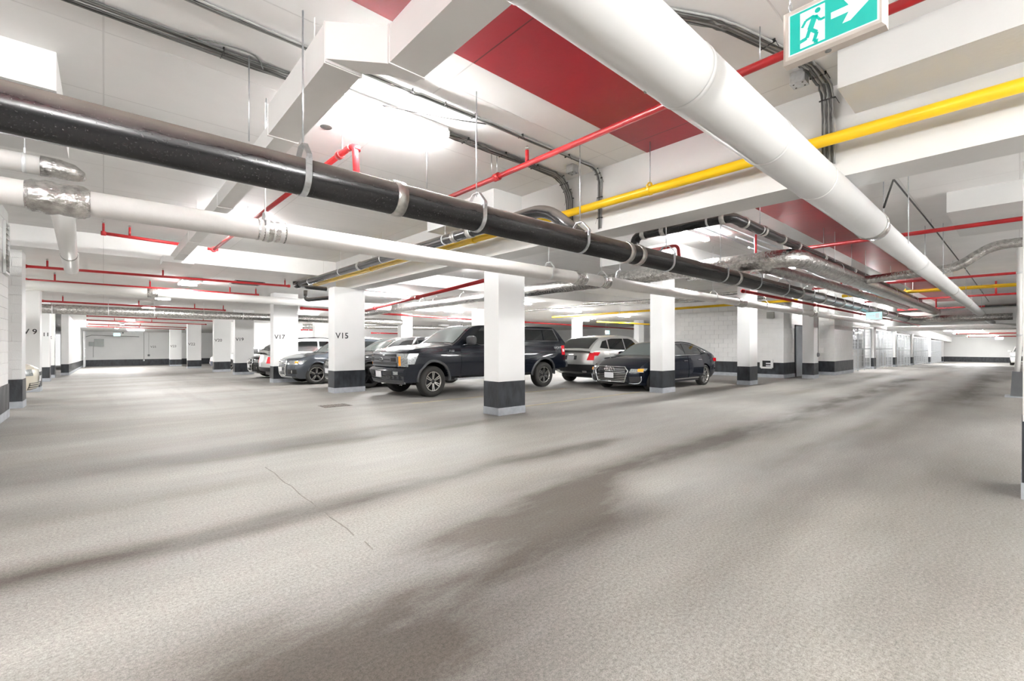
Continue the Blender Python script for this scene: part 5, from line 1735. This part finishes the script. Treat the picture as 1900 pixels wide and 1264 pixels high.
a6.pane_side([(1.92, 1.05), (2.30, 1.30), (2.60, 1.375), (2.86, 1.385), (2.86, 1.04)], 'front_window')
a6.pane_side([(2.92, 1.04), (2.92, 1.385), (3.25, 1.37), (3.72, 1.28), (3.85, 1.24), (3.95, 1.06)], 'rear_window')
a6.pane_side([(3.99, 1.065), (3.90, 1.225), (4.20, 1.10), (4.28, 1.075)], 'quarter_window')
for s_ in (-1, 1):
    z_ = lambda x, z: Vector((x, s_ * (a6.gy(z) + 0.012), z))
    MB().tube([z_(1.86, 1.02), z_(2.28, 1.315), z_(2.58, 1.392), z_(2.95, 1.405), z_(3.3, 1.385), z_(3.8, 1.275), z_(4.34, 1.065), z_(4.30, 1.045), z_(2.9, 1.02), z_(1.86, 1.02)], 0.009, 6).build('window_trim', 'chrome', t)
    a6.side_patch(1.5, 3.6, 0.27, 0.30, 'sill_strip', 'chrome', sides=(s_,), off=0.008)
a6.door(1.50, 2.86, 0.30, 0.98, 2.70, 0.84, hmat='chrome')
a6.door(2.89, 3.78, 0.30, 0.99, 3.62, 0.86, hmat='chrome', x1t=3.95)
a6.mirrors(1.86, 1.06, 'paint_navyblack', 1.0)
a6.end_patch(-0.52, 0.52, 0.30, 0.70, 'grille', 'plastic_black', off=0.012, y0t=-0.44, y1t=0.44, nz=5)
for k in range(7):
    z = 0.335 + k * 0.052
    w = 0.50 + 0.05 * math.sin(math.pi * min(1, k / 5))
    a6.end_patch(-w, w, z - 0.007, z + 0.007, 'grille_bar', 'chrome', off=0.03, nz=1)
gpts = [(-0.47, 0.285), (-0.575, 0.60), (-0.46, 0.715), (0.46, 0.715), (0.575, 0.60), (0.47, 0.285), (-0.47, 0.285)]
path = []
for (y0, z0), (y1, z1) in zip(gpts[:-1], gpts[1:]):
    for q in range(6):
        y, z = y0 + (y1 - y0) * q / 6, z0 + (z1 - z0) * q / 6
        path.append(Vector((a6.nose(y, z) - 0.03, y, z)))
path.append(path[0])
MB().tube(path, 0.016, 8, caps=False).build('grille_frame', 'chrome', t)
rings_emblem(a6, 0.64, 0.055)
a6.plate(0.47, 0.31, 0.155, off=0.05)
a6.end_patch(0.60, 0.92, 0.56, 0.66, 'headlight', 'lens_clear', off=0.014, both=True, y0t=0.63)
a6.end_patch(0.80, 0.92, 0.585, 0.665, 'turn_signal', 'lens_amber', off=0.02, both=True, ny=3)
a6.side_patch(0.0, 0.28, 0.60, 0.67, 'headlight_wrap', 'lens_clear', off=0.01, x1t=0.38)
a6.end_patch(0.60, 0.86, 0.28, 0.44, 'air_intake', 'plastic_black', off=0.010, both=True)
for s_ in (-1, 1):
    pts = [Vector((a6.nose(y, z) - 0.02, s_ * y, z)) for y, z in ((0.58, 0.25), (0.70, 0.235), (0.82, 0.25), (0.885, 0.33), (0.885, 0.45))]
    MB().tube(fillet(pts, 0.05), 0.012, 6).build('intake_trim', 'galv', t)
a6.end_patch(0.45, 0.90, 0.78, 0.90, 'tail_light', 'lens_red', end='rear', off=0.012, both=True)
a6.side_patch(4.80, 5.0, 0.79, 0.90, 'tail_light_wrap', 'lens_red', off=0.01)
MB().prism([(3.25, -0.02, 1.45), (3.55, -0.02, 1.40), (3.50, -0.02, 1.47), (3.42, -0.02, 1.49)], (0, 0.04, 0)).build('roof_fin', 'paint_navyblack', t)

# ------------------------------------------------------------------ SUV family
def suv(name, label, paint_, loc, rotz=0.0, L=4.66, W=0.93, h=1.65, zbelt=1.10, fast=False, nose_z=0.90, cat='car', wheel_r=0.37, glass=None, steer=0.0, spokes=5, rim_mat='alloy', door_gap=True, rails=None, **kw):
    xr = L - 0.95
    tail = [(L - 0.85, h - 0.10), (L - 0.45, h - 0.28), (L - 0.05, zbelt)] if not fast else [(L - 1.4, h - 0.14), (L - 0.7, h - 0.34), (L - 0.12, zbelt)]
    c = Car(name, label, paint_, loc, rotz, cat=cat, L=L, W=W, zs=0.24, zbelt=zbelt, r=wheel_r, xf=0.92, xr=xr, tw=0.25, rim=wheel_r * 0.69, yo=W, ra=wheel_r + 0.05, spokes=spokes,
            spread=0.11, spw=0.014, steer=steer, rim_mat=rim_mat, nf=0.30, nr=0.20,
            top=[(0, nose_z), (0.06, nose_z + 0.05), (0.35, nose_z + 0.11), (0.9, nose_z + 0.17), (1.42, zbelt - 0.01), (1.7, zbelt), (L - 0.6, zbelt + 0.03), (L - 0.1, zbelt + 0.01), (L, zbelt - 0.06)],
            bot=[(0, 0.30), (0.15, 0.22), (0.6, 0.22), (1.4, 0.26), (L - 1.4, 0.26), (L - 0.4, 0.30), (L, 0.42)],
            rake=[(0.2, 0.10), (0.4, 0.02), (0.6, 0.0), (0.8, 0.03), (nose_z, 0.09), (nose_z + 0.15, 0.2)],
            trake=[(0.25, 0.16), (0.5, 0.02), (0.7, 0.0), (0.95, 0.05), (1.15, 0.08)],
            gb=W - 0.11, gr=W - 0.30,
            gh=[(1.22, zbelt - 0.03), (1.40, zbelt + 0.06), (2.06, h - 0.09), (2.4, h - 0.02), (2.9, h), (L - 1.5, h - 0.03)] + tail, **kw)
    c.pane_top(1.33, 2.05, 'windscreen', glass or 'car_glass_clear')
    zt = h - 0.10
    c.pane_side([(1.78, zbelt + 0.05), (2.18, zt - 0.05), (2.40, zt), (2.72, zt), (2.72, zbelt + 0.04)], 'front_window')
    xe = L - 1.15
    c.pane_side([(2.78, zbelt + 0.04), (2.78, zt), (xe - 0.25, zt - (0.05 if fast else 0.01)), (xe - 0.02, zt - (0.10 if fast else 0.05)), (xe, zbelt + 0.07)], 'rear_window')
    if not fast:
        c.pane_side([(xe + 0.06, zbelt + 0.08), (xe + 0.06, zt - 0.06), (xe + 0.30, zt - 0.11), (xe + 0.52, zbelt + 0.12)], 'quarter_window')
    c.pane_top(L - (0.80 if not fast else 1.2), L - 0.16, 'back_window', 'car_glass')
    d = c.door(1.46, 2.74, 0.34, zbelt - 0.02, 2.58, zbelt - 0.15)
    d = c.door(2.77, xr - 0.28, 0.34, zbelt - 0.02, xr - 0.45, zbelt - 0.13, x1t=xr - 0.05)
    c.mirrors(1.80, zbelt + 0.07, paint_, 1.05)
    if rails:
        c.rails(2.1, L - 1.0, rails)
    return c

def audi_front(c, zt=0.86, zb_=0.36, frame='chrome', gm='grille_grey', plate=True):
    c.end_patch(-0.36, 0.36, zb_, zt, 'grille', gm, off=0.012, y0t=-0.33, y1t=0.33, nz=5)
    pts = [(-0.34, zb_ - 0.02), (-0.44, zt - 0.10), (-0.36, zt + 0.02), (0.36, zt + 0.02), (0.44, zt - 0.10), (0.34, zb_ - 0.02), (-0.34, zb_ - 0.02)]
    path = []
    for (y0, z0), (y1, z1) in zip(pts[:-1], pts[1:]):
        for q in range(5):
            y, z = y0 + (y1 - y0) * q / 5, z0 + (z1 - z0) * q / 5
            path.append(Vector((c.nose(y, z) - 0.02, y, z)))
    path.append(path[0])
    MB().tube(path, 0.018, 8, caps=False).build('grille_frame', frame, c.root)
    for k in range(6):
        z = zb_ + 0.05 + k * (zt - zb_ - 0.08) / 6
        c.end_patch(-0.36, 0.36, z, z + 0.018, 'grille_bar', frame if k % 2 else gm, off=0.022, nz=1)
    rings_emblem(c, zt - 0.07, 0.055)
    if plate:
        c.plate((zt + zb_) / 2 - 0.06, 0.30, 0.15, off=0.045)
    c.end_patch(0.48, 0.86, zt - 0.14, zt + 0.0, 'headlight', 'lens_clear', off=0.014, both=True, y0t=0.52)
    c.end_patch(0.78, 0.87, zt - 0.09, zt - 0.01, 'turn_signal', 'lens_amber', off=0.02, both=True, ny=3)
    c.side_patch(0.02, 0.22, zt - 0.12, zt + 0.01, 'headlight_wrap', 'lens_clear', off=0.01, x1t=0.40)
    c.end_patch(0.50, 0.84, 0.40, 0.56, 'air_intake', 'plastic_black', off=0.012, both=True)
    for s_ in (-1, 1):
        y, z = 0.70, 0.48
        ct = Vector((c.nose(y, z) - 0.02, s_ * y, z))
        rg = [ct + Vector((0.02 * math.cos(a), 0.06 * math.cos(a), 0.055 * math.sin(a))) for a in [2 * math.pi * k / 18 for k in range(19)]]
        MB().tube(rg, 0.013, 6, caps=False).build('fog_ring', 'chrome', c.root)
    c.end_patch(-0.62, 0.62, 0.26, 0.31, 'lip_trim', 'galv', off=0.02, nz=1)

s1 = suv('crossover_car', 'graphite crossover car with silver grille frame before column V17', 'paint_graphite', (4.72, 17.55, zf(0, 17.5)), W=0.91, steer=0.0, rails='chrome')
audi_front(s1)
s1.arch_trim('paint_graphite', 0.05, 0.015)
s2 = suv('crossover_car', 'dark grey coupe style crossover behind column V15', 'paint_darkgrey', (5.22, 14.42, 0), L=4.95, W=0.96, h=1.61, fast=True, wheel_r=0.385, spokes=5, rim_mat='alloy_dark', nose_z=0.88)
audi_front(s2, zt=0.84, frame='plastic_grey', gm='plastic_black')
s2.arch_trim('paint_darkgrey', 0.05, 0.015)
# silver SUV seen from behind
x5 = suv('suv_car', 'silver SUV seen from behind with tall red tail lights', 'paint_silver', (12.05 + 4.86, 10.42, 0), math.pi, L=4.86, W=0.95, h=1.68, zbelt=1.13, wheel_r=0.375)
c = x5
c.end_patch(0.66, 0.885, 0.83, 1.10, 'tail_light', 'lens_red', end='rear', off=0.014, both=True, y0t=0.74, nz=4)
c.side_patch(4.62, 4.83, 0.98, 1.10, 'tail_light_wrap', 'lens_red', off=0.012, x0t=4.45)
c.end_patch(-0.93, 0.93, 0.42, 0.68, 'bumper_cover', 'plastic_black', end='rear', off=0.012, ny=14)
c.end_patch(-0.26, 0.26, 0.84, 0.98, 'plate_recess', 'plastic_grey', end='rear', off=0.006)
c.plate(0.90, 0.30, 0.14, end='rear', off=0.014)
for s_ in (-1, 1):
    c.end_patch(s_ * 0.50, s_ * 0.66, 0.40, 0.47, 'exhaust_tip', 'chrome', end='rear', off=0.03, nz=1, ny=3)
c.end_patch(-0.12, 0.12, 1.0, 1.05, 'badge', 'chrome', end='rear', off=0.01, nz=1, ny=3)
MB().tube([(2.2, 0.0, 1.66), (2.1, 0.0, 1.74)], 0.014, 6).build('roof_fin', 'paint_silver', c.root)
# silver estate behind the graphite car
s3 = suv('estate_car', 'silver estate car with black roof rails between columns V17 and V19', 'paint_silver', (4.75 + 4.8, 20.6, zf(0, 20.6)), math.pi, L=4.8, W=0.92, h=1.72, zbelt=1.12, rails='plastic_black')
s3.end_patch(0.62, 0.88, 0.72, 0.98, 'tail_light', 'lens_red', end='rear', off=0.014, both=True)
s3.plate(0.66, 0.30, 0.15, end='rear', off=0.02)
s3.end_patch(-0.9, 0.9, 0.40, 0.56, 'bumper_cover', 'plastic_black', end='rear', off=0.012, ny=12)
s4 = suv('suv_car', 'black SUV parked beside column V19', 'paint_black', (4.9, 23.2, zf(0, 23.2)), 0, L=4.7, W=0.93, h=1.72, rails='plastic_black')
audi_front(s4, frame='chrome', gm='plastic_black')
# others
s5 = suv('hatchback_car', 'cream car nosing out between the block pier and column V9', 'paint_cream', (-1.22, 16.75, zf(0, 16.75)), math.pi, L=4.3, W=0.88, h=1.5, zbelt=1.0, nose_z=0.84, wheel_r=0.32)
s5.end_patch(-0.6, 0.6, 0.30, 0.46, 'grille', 'plastic_black', off=0.012)
for k in range(3):
    s5.end_patch(-0.6, 0.6, 0.32 + 0.05 * k, 0.345 + 0.05 * k, 'grille_bar', 'paint_cream', off=0.022, nz=1)
s5.end_patch(0.52, 0.84, 0.64, 0.80, 'headlight', 'lens_clear', off=0.014, both=True)
s5.plate(0.55, 0.3, 0.14, off=0.03)
pw = pf(1897, 667)
s6 = suv('suv_car', 'white car parked near the far end wall at right', 'paint_white', (56.0, -0.35, zf(56, 0)), 0, L=4.6, W=0.9, h=1.62)
s6.end_patch(-0.4, 0.4, 0.40, 0.78, 'grille', 'plastic_black', off=0.012)
s6.end_patch(0.5, 0.86, 0.68, 0.84, 'headlight', 'lens_clear', off=0.014, both=True)
p = pf(388, 686)
s7 = suv('hatchback_car', 'pale car with dark nose between columns V22 and V20', 'paint_white', (VCOL['V20'].x + 0.3, VCOL['V20'].y + 3.4, zf(0, VCOL['V20'].y + 3.4)), 0, L=4.4, W=0.88, h=1.55, zbelt=1.05)
s7.end_patch(-0.8, 0.8, 0.30, 0.62, 'bumper_cover', 'paint_blue', off=0.014)
s7.end_patch(0.5, 0.84, 0.68, 0.82, 'headlight', 'lens_clear', off=0.014, both=True)
s7.plate(0.5, 0.3, 0.14, off=0.03)

# ================================================================== STORAGE CAGES
CXS = [31.8, 38.3, 45.5, 55.6, 66.0]
def zlow(x): return 2.34 - 0.016 * max(0, x - 33)
mb = MB()
for a, b_ in ((27.37, 33), (33, 76)):
    mb.hexa([(a, 5.45, zlow(a)), (b_, 5.45, zlow(b_)), (b_, 9, zlow(b_)), (a, 9, zlow(a))], [(a, 5.45, 3.9), (b_, 5.45, 3.9), (b_, 9, 3.9), (a, 9, 3.9)])
struct('ceiling_bulkhead', mb, 'ceiling_white', 'low white bulkhead over the storage cages', 'bulkhead')
ORD = ['first', 'second', 'third', 'fourth', 'fifth']
for k, x in enumerate(CXS):
    column(x, x + 0.55, 5.40, 5.85, zlow(x) + 0.02, 'white column with black foot after the %s storage cage' % ORD[k])
edges = [27.4] + [q for x in CXS for q in (x, x + 0.55)] + [75.0]
for k in range(5):
    x0, x1 = edges[2 * k], edges[2 * k + 1]
    t = thing('storage_cage', 'wire fronted storage cage, %s from the block wall' % ORD[k], 'cage', (x0, 5.6, zf(x0, 0)), group='wire storage cages along the aisle')
    zb_, zt_ = zf((x0 + x1) / 2, 0) + 0.05, zlow((x0 + x1) / 2) - 0.12
    n = max(2, int((x1 - x0) / 1.2))
    for j in range(n + 1):
        xx = x0 + 0.04 + (x1 - x0 - 0.08) * j / n
        MB().bar((xx, 5.55, zb_ - 0.1), (xx, 5.55, zt_), 0.05, 0.05).build('post', 'galv', t)
    for z in (zb_ + 0.03, (zb_ + zt_) / 2, zt_):
        MB().bar((x0 + 0.02, 5.55, z), (x1 - 0.02, 5.55, z), 0.04, 0.04).build('rail', 'galv', t)
    wm = MB()
    nn = int((x1 - x0) / 0.13)
    for j in range(1, nn):
        xx = x0 + (x1 - x0) * j / nn
        wm.bar((xx, 5.56, zb_), (xx, 5.56, zt_), 0.010, 0.010)
    for j in range(1, 12):
        z = zb_ + (zt_ - zb_) * j / 12
        wm.bar((x0 + 0.03, 5.56, z), (x1 - 0.03, 5.56, z), 0.008, 0.008)
    w_ = wm.build('wire_mesh', 'galv', t); w_['kind'] = 'stuff'
    wm = MB()
    for xd in (x0 + 0.06, x1 - 0.06):
        for j in range(12):
            wm.bar((xd, 5.7 + j * 0.27, zb_), (xd, 5.7 + j * 0.27, zt_), 0.012, 0.012)
        for j in range(7):
            z = zb_ + (zt_ - zb_) * j / 6
            wm.bar((xd, 5.6, z), (xd, 8.9, z), 0.012, 0.012)
    w_ = wm.build('side_mesh', 'galv', t); w_['kind'] = 'stuff'
BOX = [(28.3, 6.6, 0.7, 0.9, 'crate_dark', 'dark storage box in the first cage by the block wall'), (29.6, 7.4, 0.8, 1.5, 'crate_mid', 'tall brown carton in the first cage'),
       (30.9, 6.9, 0.6, 0.6, 'crate_dark', 'low dark box in the first cage beside the column'), (33.2, 6.5, 0.6, 1.1, 'crate_pale', 'pale bundle in the second cage'),
       (34.6, 6.9, 0.9, 1.7, 'crate_dark', 'tall dark cabinet in the second cage'), (36.3, 6.4, 0.6, 0.8, 'crate_mid', 'brown carton in the second cage'),
       (37.3, 7.2, 0.7, 1.2, 'crate_dark', 'dark trunk at the end of the second cage'), (40.2, 6.8, 0.8, 1.3, 'crate_pale', 'pale carton stack in the third cage'),
       (43.0, 6.6, 0.8, 0.9, 'crate_mid', 'brown crate in the third cage'), (48.0, 6.7, 1.0, 1.4, 'crate_dark', 'dark cabinet in the fourth cage'),
       (52.0, 6.6, 1.0, 1.0, 'crate_pale', 'pale crate in the fourth cage')]
for x, y, s_, h, m, lab in BOX:
    z = zf(x, y)
    t = thing('storage_box', lab, 'box', (x, y, z), group='things stored in the cages')
    MB().box(x - s_ / 2, x + s_ / 2, y - s_ * 0.4, y + s_ * 0.4, z, z + h * 0.86).build('body', m, t)
    MB().box(x - s_ / 2 - 0.02, x + s_ / 2 + 0.02, y - s_ * 0.4 - 0.02, y + s_ * 0.4 + 0.02, z + h * 0.86, z + h).build('lid', m, t)

# ------------------------------------------------------------------ right edge: downpipe with its guard
p = pf(1888, 738)
gx, gy_ = p.x, -0.02
t = thing('downpipe', 'white downpipe by the right edge column', 'pipe', (gx, gy_, 0))
MB().tube(fillet([(gx + 0.1, gy_ + 0.02, ZC), (gx + 0.1, gy_ + 0.02, 1.35), (gx + 0.1, gy_ + 0.09, 0.3)], 0.3), 0.055, 14).build('run', 'pvc_white', t)
for z in (1.6, 3.2):
    collar(t, (gx + 0.1, gy_ + 0.02, z), ZD, 0.055, 0.05, 'galv_white', 'pipe_clip', 0.006)
t = thing('pipe_guard', 'dark grey guard box round the foot of the downpipe', 'guard', (gx, gy_, 0))
MB().hexa([(gx - 0.02, -0.2, 0), (gx + 0.4, -0.2, 0), (gx + 0.4, 0.16, 0), (gx - 0.02, 0.16, 0)], [(gx + 0.02, -0.2, 0.66), (gx + 0.4, -0.2, 0.66), (gx + 0.4, 0.13, 0.66), (gx + 0.02, 0.13, 0.66)]).build('shell', 'box_dark', t)
MB().box(gx - 0.10, gx + 0.5, -0.22, 0.26, -0.01, 0.03).build('foot_plate', 'base_grey', t)

# ------------------------------------------------------------------ far left end: door, box, conduits
yb = YB
def wy(px, py, Y=None): return pY(px, py, Y or yb)
a, b_ = wy(130, 640), wy(156, 678)
d = thing('door_2', 'pale grey service door with louvres at the end of the left drive', 'door', (a.x, yb, zf(0, yb)), kind='structure')
MB().box(a.x, b_.x, yb - 0.05, yb, zf(0, yb), a.z).build('door_leaf', 'door_pale', d)
for k in range(2):
    lz = zf(0, yb) + 0.08 + 0.16 * k
    MB().box(a.x + 0.28 * (b_.x - a.x), a.x + 0.78 * (b_.x - a.x), yb - 0.065, yb - 0.05, lz, lz + (0.10 if k == 0 else 0.16)).build('louvre', 'dark_void', d)
for x in (a.x - 0.05, b_.x):
    MB().box(x, x + 0.05, yb - 0.08, yb, zf(0, yb), a.z + 0.05).build('jamb', 'galv_white', d)
a, b_ = wy(129, 615, yb - 0.6), wy(158, 626, yb - 0.6)
t = thing('fan_unit', 'white ceiling fan unit above the pale end door', 'fan unit', (a.x, yb - 0.3, b_.z))
MB().box(a.x, b_.x, yb - 0.6, yb, b_.z, a.z).build('casing', 'sheet_white', t)
MB().box(a.x + 0.05, b_.x - 0.3, yb - 0.55, yb - 0.1, b_.z - 0.22, b_.z).build('intake', 'dark_void', t)
MB().tube([Vector((b_.x - 0.2, yb - 0.1, b_.z - 0.05)), wy(170, 622, yb - 0.05), wy(258, 625, yb - 0.05)], 0.03, 6).build('conduit', 'cable_light', t)
a, b_ = wy(175, 629), wy(193, 643)
t = thing('electrical_box', 'grey electrical cabinet on the end wall at far left', 'box', (a.x, yb, b_.z))
MB().box(a.x, b_.x, yb - 0.22, yb, b_.z, a.z).build('cabinet', 'box_grey', t)
MB().box(a.x + 0.04, b_.x - 0.04, yb - 0.235, yb - 0.22, b_.z + 0.04, a.z - 0.04).build('cabinet_door', 'box_grey', t)
a2, b2 = wy(165, 634.5), wy(174.5, 642.5)
MB().box(a2.x, b2.x, yb - 0.18, yb, b2.z, a2.z).build('side_box', 'box_grey', t)
MB().tube([wy(173, 643, yb - 0.04), wy(173, 663, yb - 0.04)], 0.012, 6).build('conduit', 'cable_light', t)
t = thing('wall_conduit', 'thin white conduit running down the end wall', 'conduit', wy(267, 670))
MB().tube([wy(267, 617, yb - 0.04), wy(267, 668, yb - 0.04)], 0.02, 6).build('tube', 'cable_light', t)
MB().lathe([(0.001, -0.1), (0.07, -0.08), (0.07, 0.02), (0.03, 0.10)], wy(267, 668.5, yb - 0.06), 'z', 10).build('end_cap', 'plate_white', t)
t = thing('wall_outlet', 'small dark outlet box on the end wall left of column V23', 'outlet', wy(276, 662))
c = wy(276, 659.5, yb - 0.04)
MB().box(c.x - 0.09, c.x + 0.09, yb - 0.08, yb, c.z - 0.10, c.z + 0.10).build('box', 'box_dark', t)
MB().tube([wy(276, 617, yb - 0.03), wy(276, 658, yb - 0.03)], 0.012, 6).build('conduit', 'cable_light', t)
c = wy(228, 618, yb - 0.1)
tag(MB().lathe([(0.001, -0.06), (0.06, -0.05), (0.06, 0.06)], c, 'z', 12).build('wall_camera', 'box_dark'), 'small dark dome above the far left exit sign', 'camera')
# wire partition edge beside the end door
c0 = pf(122, 681)
t = thing('wire_partition', 'narrow wire mesh partition beside the end door', 'partition', (-1.25, yb - 4, zf(0, yb)))
for k in range(5):
    MB().bar((-1.30, yb - 4.5 + k * 1.05, zf(0, yb) - 0.02), (-1.30, yb - 4.5 + k * 1.05, 2.6), 0.06, 0.06).build('post', 'galv_white', t)
for k in range(4):
    MB().bar((-1.30, yb - 4.5, zf(0, yb) + 0.15 + k * 0.8), (-1.30, yb - 0.3, zf(0, yb) + 0.15 + k * 0.8), 0.05, 0.05).build('rail', 'galv_white', t)
# dark opening in the lower ceiling
q = pc(458, 525, 0.0)
t = thing('ceiling_opening', 'dark square opening in the lower ceiling near the first red pipe', 'opening', q)
MB().box(q.x - 0.40, q.x + 0.40, q.y - 0.45, q.y + 0.45, q.z - 0.02, q.z + 0.03).build('recess', 'dark_void', t)
for s_ in (-1, 1):
    MB().box(q.x + s_ * 0.40 - 0.02, q.x + s_ * 0.40 + 0.02, q.y - 0.47, q.y + 0.47, q.z - 0.03, q.z + 0.03).build('edge', 'cable_light', t)
# call point and bell on the door column
c = Vector((21.45, 5.425, 0.95))
t = thing('alarm_bell', 'small black alarm bell low on the column by the door', 'bell', c)
MB().lathe([(0.001, -0.06), (0.05, -0.055), (0.085, -0.02), (0.09, 0.02)], c, 'y', 16).build('gong', 'box_dark', t)
MB().tube([c + Vector((0, 0.0, 0.09)), Vector((c.x, c.y, ZC))], 0.012, 6).build('conduit', 'cable_light', t)
# wheel stop in front of the dark crossover
p = pf(703, 716)
t = thing('wheel_stop', 'black rubber wheel stop with pale top left of the pickup', 'wheel stop', (p.x, p.y, 0))
MB().hexa([(p.x - 0.08, p.y - 0.05, 0), (p.x + 0.10, p.y - 0.05, 0), (p.x + 0.10, p.y + 0.62, 0), (p.x - 0.08, p.y + 0.62, 0)],
          [(p.x - 0.04, p.y - 0.03, 0.10), (p.x + 0.06, p.y - 0.03, 0.10), (p.x + 0.06, p.y + 0.6, 0.10), (p.x - 0.04, p.y + 0.6, 0.10)]).build('block', 'plastic_black', t)
MB().box(p.x - 0.035, p.x + 0.055, p.y - 0.02, p.y + 0.59, 0.10, 0.104).build('stripe', 'plate_white', t)
# pale columns deep in the bays behind the cars
for px, w, Y, lab in ((755, 0.75, 24.5, 'pale column deep behind the pickup bonnet'), (1075, 0.75, 22.0, 'pale column behind the silver SUV'), (893, 0.6, 19.5, 'pale column directly behind the unnumbered near column'),
                      (826, 0.8, 33, 'distant pale column right of the pickup windscreen'), (598, 0.9, 30.0, 'distant pale column between columns V17 and V15'),
                      (1190, 0.7, 20.0, 'pale column left of the column by the navy saloon')):
    d = ray(px, 640); x = d[0] / d[1] * Y
    column(x - w / 2, x + w / 2, Y, Y + 0.45, zc(0, Y) + 0.03, lab)
# fill lamps added deeper in the bays to brighten the background
for k, (x, y) in enumerate(((8.6, 16.5), (8.6, 27.0), (14.5, 15.5), (14.5, 21.0), (20, 17.0), (20, 27.0), (14.5, 32.0), (27, 22.0), (8.6, 33.5), (27, 33.0), (33, 14.6), (-4.2, 17.0), (-4.2, 24.0), (-4.2, 30.0))):
    lamp((x, y, zc(x, y) - 0.09), 'added fill lamp over the parked cars, row %s, %s of the bay' % (['nearest V15', 'nearest V19', 'behind the dark crossover', 'behind the silver estate', 'beyond the silver SUV', 'far beyond V19', 'deep behind V20',
          'far behind the silver SUV', 'near the end wall', 'in the far corner', 'behind the block wall', 'left of V9', 'left of number 11', 'left of the figure 2'][k], ['front', 'back'][k % 2]), top=zc(x, y + 0.07))
